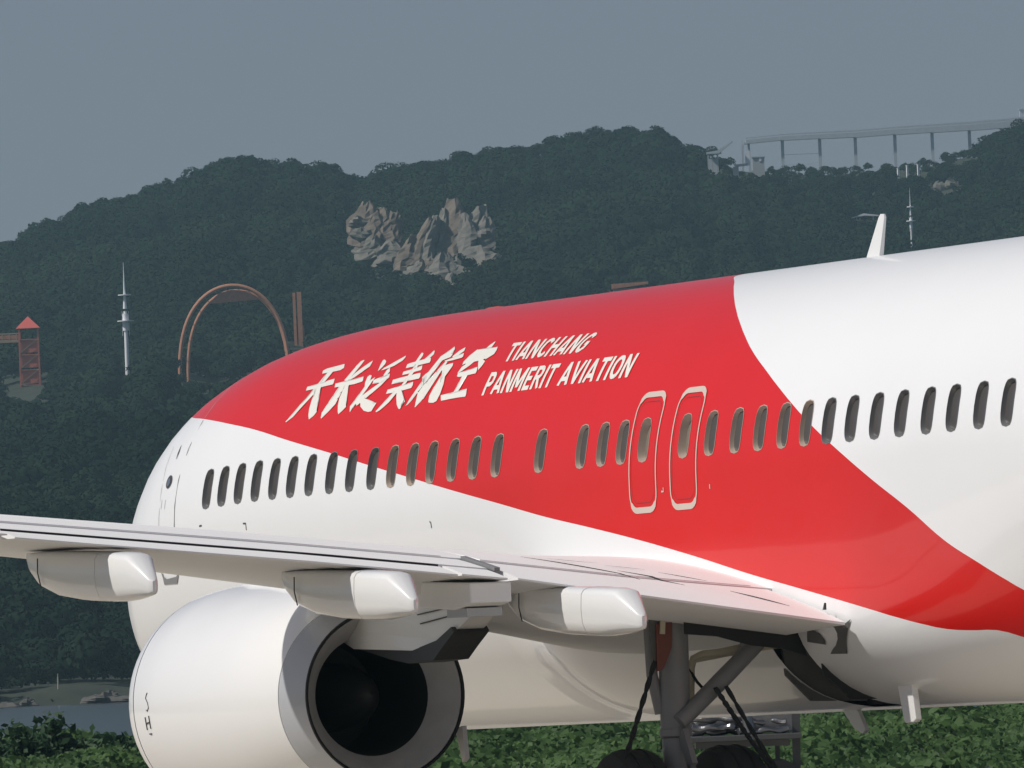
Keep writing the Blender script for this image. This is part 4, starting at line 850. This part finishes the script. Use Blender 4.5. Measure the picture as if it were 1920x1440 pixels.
# ================================================================== things on the hill and the shore
def ro(name, segs=10, rings=7, seed=0, rough=.25):
    r_ = np.random.default_rng(seed); v = []; off = r_.uniform(0, 6, 6)
    for i in range(rings + 1):
        p = math.pi * i / rings
        for j in range(segs):
            a = 2 * math.pi * j / segs; k = 1 + rough * (math.sin(2 * a + off[0]) * math.sin(p * 2 + off[1]) + .6 * math.sin(3 * a + off[2] + p * 3)) + r_.uniform(-.1, .1)
            v.append((k * math.sin(p) * math.cos(a), k * math.sin(p) * math.sin(a), k * math.cos(p)))
    f = [(i * segs + j, i * segs + (j + 1) % segs, (i + 1) * segs + (j + 1) % segs, (i + 1) * segs + j) for i in range(rings) for j in range(segs)]
    return v, f
for k, (v_, w_, h_, u, lb) in enumerate(((-44.2, 1.5, .6, 1000, 'pale boulder on the far shore at the left edge of the lake'), (-42.5, .85, .5, 1001, 'small upright stone on the far shore left of the earth mound'), (-36.6, 1.4, .45, 1001, 'flat pale stone at the right foot of the earth mound'), (-35.5, .9, .6, 1002, 'light grey stone just right of the earth mound on the shore'), (-34.4, 1.7, .4, 1002, 'low brown boulder on the far shore beside the engine cowl'), (-32.8, 1.3, .45, 1001, 'rounded stone on the far shore nearest the engine cowl'))):
    v, f = ro('r', 12, 8, 30 + k); z = float(height(u, v_))
    o = mesh('shore_rock', [(q[0] * w_, q[1] * w_ * .8, q[2] * h_) for q in v], f, M['stone']); o.location = tuple(W(u, v_, z + h_ * .35)); o.rotation_euler = (0, 0, YAW); tag(o, lb, 'rock')
tag(MB().bar((0, 0, -.2), (0, 0, 1.05), .09, .09).bar((0, 0, 1.05), (.03, 0, 1.3), .06, .04).build('marker_post', M['cream']), 'thin yellowish post standing on the earth mound of the far shore', 'post')
bpy.data.objects['marker_post'].location = tuple(W(1006, -40.0, float(height(1006, -40.0))))

# rock face: jagged slabs, each a rock of its own
rk = empty('rock_face', W(2222, -15.5, float(height(2222, -15.5))), YAW); tag(rk, 'pale jagged rock face exposed in the middle of the wooded hill', 'rock')
r_ = np.random.default_rng(11)
def slab(px_v, z0, z1, w_, du, tilt, seed, mt, nm='slab'):
    """a leaning slab: v position, bottom and top height above the rock's foot"""
    q = np.random.default_rng(seed); v = []; n = 14; m_ = 12; ph = q.uniform(0, 6.28, 8)
    for i in range(m_):
        t_ = i / (m_ - 1); ww = 1.7 * w_ * (1 - .74 * t_ ** 1.8) * (1 + .10 * math.sin(7 * t_ + ph[0])); xc = px_v + tilt * t_ + .25 * math.sin(5 * t_ + ph[1])
        for j in range(n):
            a = 2 * math.pi * j / n; k_ = 1 + .22 * math.sin(2 * a + ph[2]) + .14 * math.sin(3 * a + 4 * t_ + ph[3]) + .12 * math.sin(5 * a + 9 * t_ + ph[4]) + q.uniform(-.13, .13)
            v.append((xc + ww / 2 * math.cos(a) * k_, du + t_ * (z1 - z0) * 1.1 + 2.4 * math.sin(a) * k_, z0 + (z1 - z0) * t_ + q.uniform(-.22, .22) + .35 * math.sin(3 * a + ph[5])))
    f = [(i * n + j, i * n + (j + 1) % n, (i + 1) * n + (j + 1) % n, (i + 1) * n + j) for i in range(m_ - 1) for j in range(n)] + [tuple(range(n)), tuple(range((m_ - 1) * n, m_ * n))[::-1]]
    mesh(nm, v, f, mt, rk)
# (v offset, z bottom, z top, width, depth offset, lean)
for k, a in enumerate(((-11.5, 11, 19.5, 4.2, 40, .3), (-9.0, 11, 18.2, 4.0, 42, .2), (-6.8, 10, 17.5, 3.6, 42, .6), (-10.5, 8, 12.5, 4.0, 36, .5), (-7.5, 6.5, 11.5, 3.6, 30, .8), (-4.6, 5, 12.0, 3.0, 24, 2.2), (-2.6, 4.5, 15.5, 2.8, 24, 3.6), (-.6, 6, 15.8, 2.6, 26, 2.6), (1.6, 8, 17.2, 2.4, 32, 2.2), (4.2, 7, 19.2, 4.6, 32, 1.2), (6.6, 8, 16.0, 3.4, 32, .8), (8.0, 8, 17.8, 3.6, 36, 2.8), (10.6, 8.5, 15.5, 3.4, 36, 1.0), (9.6, 3.2, 9.0, 6.2, 18, .8), (12.6, 4.0, 7.4, 3.6, 18, .6), (3.2, .6, 7.8, 5.2, 8, .3), (.2, 1.4, 6.8, 3.6, 10, .5), (-2.4, 3.6, 6.8, 2.6, 14, 1.6), (5.8, 2.0, 7.2, 3.2, 12, .4), (1.2, -1.5, 3.2, 3.4, 2, .3), (4.6, -1.2, 3.6, 2.6, 3, .2), (2.4, -4.0, 1.2, 3.6, -14, .2), (5.2, -3.4, 1.2, 3.0, -10, .3), (-.2, -3.0, 1.6, 2.8, -8, .4))):
    slab(*a, seed=200 + k, mt=M['rock_tan'] if k in (0, 1, 2, 5, 6, 9, 16) else M['rock'])
for k, (v_, z_, w_) in enumerate(((-13.0, 15.0, 1.6), (-12.4, 12.5, 1.8), (11.5, 11.5, 1.4), (-1.4, 1.5, 1.5), (7.2, .8, 1.7))):
    v, f = ro('r', 9, 6, 90 + k); mesh('boulder', [(q[0] * w_ + v_, q[1] * w_ + z_ * 2.2 - 2, q[2] * w_ * .7 + z_) for q in v], f, M['rock'], rk)

# two slender white spires
def spire(u, v, zt, zb, rings, label, k=1.0):
    z0 = float(height(u, v)) - 1.0; e = empty('spire', W(u, v, z0), YAW); tag(e, label, 'tower'); H = zt - z0
    MB().tube([(0, 0, 0), (0, 0, H * .32), (0, 0, H * .60)], [.42 * k, .36 * k, .30 * k], 14).build('shaft', M['pale'], e, smooth=True)
    MB().tube([(0, 0, H * .62), (0, 0, H * .70), (0, 0, H * .86), (0, 0, H)], [.38 * k, .24 * k, .12 * k, .03 * k], 12).build('needle', M['pale'], e, smooth=True)
    MB().tube([(0, 0, H * .44), (0, 0, H * .58)], [.52 * k, .50 * k], 14).build('lantern', M['pale'], e, smooth=True)
    for r, w_ in rings: 
        MB().lathe([(zt * 0 + (r - z0) - .12, .3 * k), ((r - z0) - .05, w_), ((r - z0) + .10, w_), ((r - z0) + .16, .3 * k)], (0, 0, 0), 'Z', 24).build('gallery', M['pale'], e)
    for sg in (-1, 1): MB().bar((sg * .62 * k, 0, H * .40), (sg * .55 * k, 0, H * .60), .07, .07).build('stay', M['pale'], e)
    return e
spire(2067, -67.7, 74.9, 55, ((69.1, 1.15), (64.5, 1.45)), 'slender white spire with two round galleries left of the brown arch')
spire(2311, 80.0, 91.8, 78, ((88.0, .7), (85.2, .9)), 'slim pale spire behind the roof aerial, under the raised walkway', .5)

# brown arch
ar = empty('arch', W(2025, -47.8, float(height(2025, -47.8)) - .5), YAW); tag(ar, 'tall brown steel arch of two curved ribs on the slope', 'arch')
za = 68.6 - float(height(2025, -47.8)) + .5
def arch_pts(hw, h, dv=0, n=30): 
    return [(dv + hw * math.cos(math.pi * (1 - t)) * (1.0), 0, h * math.sin(math.pi * t) ** .72) for t in [i / n for i in range(n + 1)]]
for dy, hw, h, r in ((-.55, 9.5, za, .34), (.9, 8.7, za - .9, .30)):
    b = MB(); P = [(x, dy, z) for x, _, z in arch_pts(hw, h, .6 if dy > 0 else 0)]; 
    for i in range(len(P) - 1): pass
    b.tube(P, r, 8).build('arch_rib', M['rust'], ar, smooth=True)
P = arch_pts(9.1, za - .35)
for i in range(2, 29, 2): MB().bar((P[i][0], -.55, P[i][2]), (P[i][0], .9, P[i][2]), .12, .12).build('cross_tie', M['rust'], ar)
for sg in (-1, 1):
    o_ = [(sg * 9.3, 0), (sg * 8.75, 0), (sg * 8.45, 4), (sg * 8.9, 4.6)]
MB().prism([(-4.1, za - 3.0), (4.6, za - 2.6), (2.6, za - 1.1), (0, za - .7), (-2.2, za - 1.2)], -.15, .1, 'Y').build('crown_panel', M['rust'], ar)
# brown column
cz = float(height(2099, -37.8)); c_ = empty('lattice_column', W(2099, -37.8, cz - .8), YAW); tag(c_, 'brown square column right of the arch, partly behind the red fuselage', 'column'); H = 69.4 - cz + .8
MB().bar((.3, 0, 0), (.3, 0, H), .95, .8).build('post', M['rust'], c_); MB().bar((-.62, 0, 0), (-.62, 0, H - .1), .5, .5).build('post', M['rust'], c_)
for k in range(5): MB().bar((-.85, .0, 1.2 + 2.1 * k), (-.6, .0, 1.2 + 2.1 * k), .3, .5).build('bracket', M['rust'], c_)
MB().box((.75, 0, 2.2), (.5, .7, 4.4)).build('buttress', M['rust'], c_)
# red-roofed tower with its footbridge
tz = float(height(2076, -85.3)); t_ = empty('watch_tower', W(2076, -85.3, tz - .8), YAW); tag(t_, 'brown timber tower with a red pyramid roof at the far left', 'tower'); H = 64.2 - tz + .8
for x in (-1.6, 1.7):
    for y in (-1.5, 1.5): MB().bar((x * 1.04, y * 1.04, 0), (x, y, H), .26, .26).build('post', M['redsteel'], t_)
for k in range(4):
    z = H - 2.0 - 2.7 * k; MB().box((.05, 0, z), (3.5, 3.2, .16)).build('floor', M['redsteel'], t_)
    MB().bar((-1.6, -1.55, z - 2.4), (1.7, -1.55, z + .1), .12, .12).build('diagonal_brace', M['rust2'], t_)
    MB().box((.05, -1.2, z - 1.2), (3.0, .12, 2.2)).build('wall_panel', M['redsteel'], t_)
MB().add([(-2.15, -2, H), (2.15, -2, H), (2.15, 2, H), (-2.15, 2, H), (.0, 0, H + 2.15)], [(0, 3, 2, 1), (0, 1, 4), (1, 2, 4), (2, 3, 4), (3, 0, 4)]).build('roof', M['redroof'], t_)
fb = empty('footbridge', W(2076, -90.0, 61.6), YAW); tag(fb, 'brown timber footbridge leading left from the red-roofed tower', 'footbridge')
MB().box((0.2, 0, .45), (6.0, 2.2, .5)).build('deck', M['rust2'], fb); MB().box((.2, -1.05, 1.75), (6.0, .1, .22)).build('handrail', M['rust2'], fb); MB().box((.2, -1.05, 1.15), (6.0, .06, .7)).build('side_panel', M['rust'], fb)
for k in range(5): MB().box((-2.4 + 1.25 * k, -1.05, 1.2), (.14, .16, 1.1)).build('baluster', M['rust2'], fb)

# raised walkway on the ridge
PV = (54.1, 62.2, 70.5, 78.4, 87.2, 95.5, 103.8, 112.4, 121.0, 129.6); PT = (115.0, 115.5, 115.6, 115.65, 116.0, 116.2, 116.4, 116.7, 117.4, 118.0)
bw = empty('raised_walkway', W(2600, 54.1, float(height(2600, 54.1))), YAW); tag(bw, 'long grey raised walkway on thin piers along the ridge at the right', 'bridge'); bz = bw.location.z
for i in range(len(PV) - 1):
    a, c = (PV[i] - 54.1, 0, PT[i] - bz), (PV[i + 1] - 54.1 - .03, 0, PT[i + 1] - bz); th = .85 + .09 * i
    MB().bar((a[0], 0, a[2] - th / 2 + .1), (c[0], 0, c[2] - th / 2 + .1), 2.4, th).build('deck', M['steel'], bw)
    MB().bar((a[0], -1.15, a[2] + .45), (c[0], -1.15, c[2] + .45), .08, .22 + .05 * i).build('railing', M['steel'], bw)
for i, v_ in enumerate(PV):
    zt_ = PT[i] - bz - .4; zb_ = float(height(2600, v_)) - bz - 1.5
    if i: MB().bar((v_ - 54.1, 0, zb_), (v_ - 54.1, 0, zt_), .68, .7).build('pier', M['steel'], bw)
    MB().box((v_ - 54.1, 0, zt_ - .2), (1.0, 2.2, .4)).build('pier_cap', M['steel'], bw)
for dz_ in (-4.0, -6.3): MB().bar((8.1, 0, 115.5 - bz + dz_), (16.4, 0, 115.5 - bz + dz_), .05, .07).build('cable', M['steel'], bw)
for x in (-.9, .75): MB().bar((x, 0, -2), (x * .8, 0, 115 - bz), .35, .5).build('portal_leg', M['steel'], bw)
hu = empty('lookout_hut', W(2531, 45.5, 103.2), YAW); tag(hu, 'small open-sided hut with a sloping roof left of the raised walkway', 'hut')
for x in (-1.1, -.2, .9): MB().bar((x, 0, 0), (x, 0, 6.2), .3, .3).build('post', M['plaster'], hu)
MB().prism([(-1.4, 6.2), (1.2, 6.2), (4.3, 8.6), (4.2, 8.8), (1.0, 6.9), (-1.4, 6.6)], -1.4, 1.4, 'Y').build('roof', M['steel'], hu)
MB().box((0, .9, 2.6), (2.2, .2, 5.2)).build('wall', M['steel'], hu)
st_ = empty('stair_block', W(2532, 51.5, 100.5), YAW); tag(st_, 'pale concrete stair at the left end of the raised walkway', 'stairs')
MB().bar((-1.2, 0, 2.0), (-1.2, 0, 6.0), .45, 1.2).build('wall', M['plaster'], st_); MB().bar((-1.4, 0, 6.2), (1.4, 0, 6.4), 1.2, .5).build('landing', M['plaster'], st_); MB().bar((1.4, 0, 6.2), (1.4, 0, 9.3), .5, 1.0).build('wall', M['pale'], st_); MB().bar((-2.2, 0, .2), (-1.2, 0, 2.2), .3, 1.0).build('stair_flight', M['pale'], st_)
kh = empty('kiosk', W(2540, 55.2, 104.0), YAW); tag(kh, 'tiny block-shaped kiosk beside the pale stair on the ridge', 'kiosk'); MB().box((.2, 0, 2.4), (2.6, 2, 4.4)).build('wall', M['plaster'], kh); MB().box((.2, 0, 4.72), (3.0, 2.4, .22)).build('roof', M['steel'], kh); MB().box((.6, -1.05, 4.1), (.5, .12, .7)).build('window', M['pale'], kh)
for v_, z0_, z1_, lb in ((86.5, 103.4, 106.0, 'short white post below the raised walkway, leftmost of three'), (88.5, 104.0, 106.6, 'short white post below the raised walkway, middle one of three'), (90.9, 104.3, 106.7, 'short white post below the raised walkway, rightmost of three')):
    o = MB().bar((0, 0, -1.5), (0, 0, z1_ - z0_), .38, .38).box((0, 0, z1_ - z0_ + .05), (.5, .5, .12)).build('white_post', M['pale']); o.location = tuple(W(2566, v_, z0_)); tag(o, lb, 'post')
cp = empty('canopy', W(2419, 74.2, 88.2), YAW); tag(cp, 'pale shallow canopy roof left of the white roof aerial', 'canopy')
MB().prism([(-2.8, 2.05), (-.2, 2.85), (2.9, 2.4), (2.9, 2.2), (0, 2.4), (-2.8, 1.95)], -1.5, 1.5, 'Y').build('roof', M['pale'], cp)
for x in (-1.6, 1.8): MB().bar((x, 0, -1), (x, 0, 2.3), .2, .2).build('post', M['steel'], cp)
br = empty('flat_roofed_shed', W(2171, 22.6, 67.2), YAW); tag(br, 'low brown shed whose flat roof shows just above the red fuselage', 'shed')
MB().box((0, 0, 1.2), (6.3, 3, 2.9)).build('wall', M['rust2'], br); MB().prism([(-3.4, 2.6), (3.4, 3.3), (3.4, 3.75), (-3.4, 3.55)], -1.8, 1.8, 'Y').build('roof', M['rust'], br)
mp = MB(); mp.bar((0, 0, -1.2), (0, 0, 3.0), .16, .16).box((.1, 0, 3.05), (.5, .3, .45)).box((.3, 0, 1.7), (.5, .12, .12)); o = mp.build('signal_mast', M['pale']); o.location = tuple(W(2476, -4.2, 98.9)); tag(o, 'little white mast standing above the right end of the rock face', 'mast')
for k, (v_, z_, w_) in enumerate(((93.0, 99.0, 1.5), (95.0, 100.2, 1.3), (96.6, 101.0, .9), (73.0, 96.0, .7))):
    v, f = ro('r', 9, 6, 140 + k); o = mesh('ridge_rock', [(q[0] * w_, q[1] * w_, q[2] * w_ * .8) for q in v], f, M['rock']); u_ = 2503 if k < 3 else 2470; o.location = tuple(W(u_, v_, float(height(u_, v_)) + .5 * w_)); o.rotation_euler = (0, 0, YAW)
    tag(o, ('largest pale rock on the slope below the raised walkway', 'middle pale rock on the slope below the raised walkway', 'small pale rock uppermost below the raised walkway', 'small pale rock left of the slim spire')[k], 'rock')
wh = empty('walkway_cabin', W(2604, 116.6, 117.0), YAW); tag(wh, 'grey box-shaped cabin on the walkway at the right edge', 'cabin'); MB().box((0, 0, 1.25), (2.6, 2.2, 2.5)).build('wall', M['steel'], wh); MB().box((0, 0, 2.6), (3.0, 2.6, .2)).build('roof', M['steel'], wh)

# ================================================================== on the apron
def ropes(name, pts, r, label, twist=14):
    a, c = Vector(pts[0]), Vector(pts[-1]); e = MB(); n = 40
    for ph in (0, math.pi):
        P = []
        for i in range(n + 1):
            t = i / n; p = a.lerp(c, t); p.z -= .04 * math.sin(math.pi * t); ang = ph + t * twist * 2 * math.pi / 2
            P.append((p.x + r * .7 * math.cos(ang), p.y + r * .7 * math.sin(ang), p.z))
        e.tube(P, r, 6)
    o = e.build(name, M['rope'], smooth=True); tag(o, label, 'rope'); return o
ropes('tie_rope', [(19.72, -3.10, 1.87), (19.95, -3.93, .03)], .016, 'black twisted tie rope running down left of the landing gear strut')
ropes('tie_rope', [(19.85, -2.60, 1.62), (20.05, -1.98, .66), ], .016, 'black twisted tie rope right of the landing gear strut, the left one of two', 18)
ropes('tie_rope', [(19.85, -2.50, 1.63), (20.10, -1.86, .45)], .014, 'black tie rope right of the landing gear strut, the right one of two', 8)

# flat cart with scrap metal behind the gear
ct = empty('scrap_cart', W(150, 2.75, 0), YAW); tag(ct, 'low grey cart loaded with crumpled shiny metal behind the landing gear', 'cart')
MB().box((0, 0, .82), (1.5, 1.6, .07)).build('deck', M['cart'], ct, bevel=.01); MB().box((0, 0, .74), (1.2, 1.2, .08)).build('chassis', M['cart'], ct)
for x in (-.45, .45):
    for y in (-.55, .55): MB().lathe([(-.07, .02), (-.07, .26), (.07, .26), (.07, .02)], (x, y, .27), 'Y', 20).build('wheel', M['rubber'], ct, smooth=True, angle=40); 
    MB().bar((x, -.55, .27), (x, .55, .27), .05, .05).build('axle', M['cart'], ct); MB().bar((x, 0, .27), (x, 0, .70), .06, .06).build('leg', M['cart'], ct)
r_ = np.random.default_rng(5)
for k in range(9):
    z = .90 + .055 * (k % 5); x0 = -.64 if k % 2 else -.05 ; L = r_.uniform(.45, .7); y = -.6 + .13 * k
    P = [(x0 + L * t, y + .03 * math.sin(9 * t + k), z + .012 * math.sin(14 * t + 2 * k)) for t in [i / 10 for i in range(11)]]
    MB().tube(P, [.045 * r_.uniform(.6, 1.2) for _ in P], 9).build('pipe', M['metal'], ct, smooth=True)
MB().box((.35, .1, 1.02), (.62, .9, .30)).build('sheet_stack', M['metal'], ct, bevel=.02); MB().box((-.32, .2, 1.05), (.5, .8, .26)).build('sheet_stack', M['metal'], ct, bevel=.02)
MB().tube([(.10, -.62, .88), (.06, -.60, 1.10)], .07, 14).build('drum', M['metal'], ct, smooth=True); MB().bar((.68, -.3, .4), (.70, -.3, 1.10), .10, .10).build('stake', M['cart'], ct)
v, f = ro('r', 14, 9, 77, .12); o = mesh('sack', [(q[0] * .30, q[1] * .35, q[2] * .26) for q in v], f, M['sack'], smooth=True); o.location = tuple(W(146, 2.15, .22)); tag(o, 'tan sack on the ground in front of the scrap cart', 'sack')

# ================================================================== the air
hz = MB().box((0, 0, 0), (17000, 17000, 150)).build('haze', None); hz.location = (-300, 300, 75 - 4.5); hz.data.materials.clear()
hm = bpy.data.materials.new('haze_air'); hm.use_nodes = True; t = hm.node_tree; t.nodes.remove(t.nodes['Principled BSDF'])
pvn = t.nodes.new('ShaderNodeVolumePrincipled'); pvn.inputs['Color'].default_value = (0.55, 0.88, 1.0, 1); pvn.inputs['Density'].default_value = 0.000073; pvn.inputs['Anisotropy'].default_value = 0.0
t.links.new(pvn.outputs[0], t.nodes['Material Output'].inputs['Volume']); hz.data.materials.append(hm); tag(hz, 'thin pale haze over the lake and the hill', 'haze', kind='stuff')
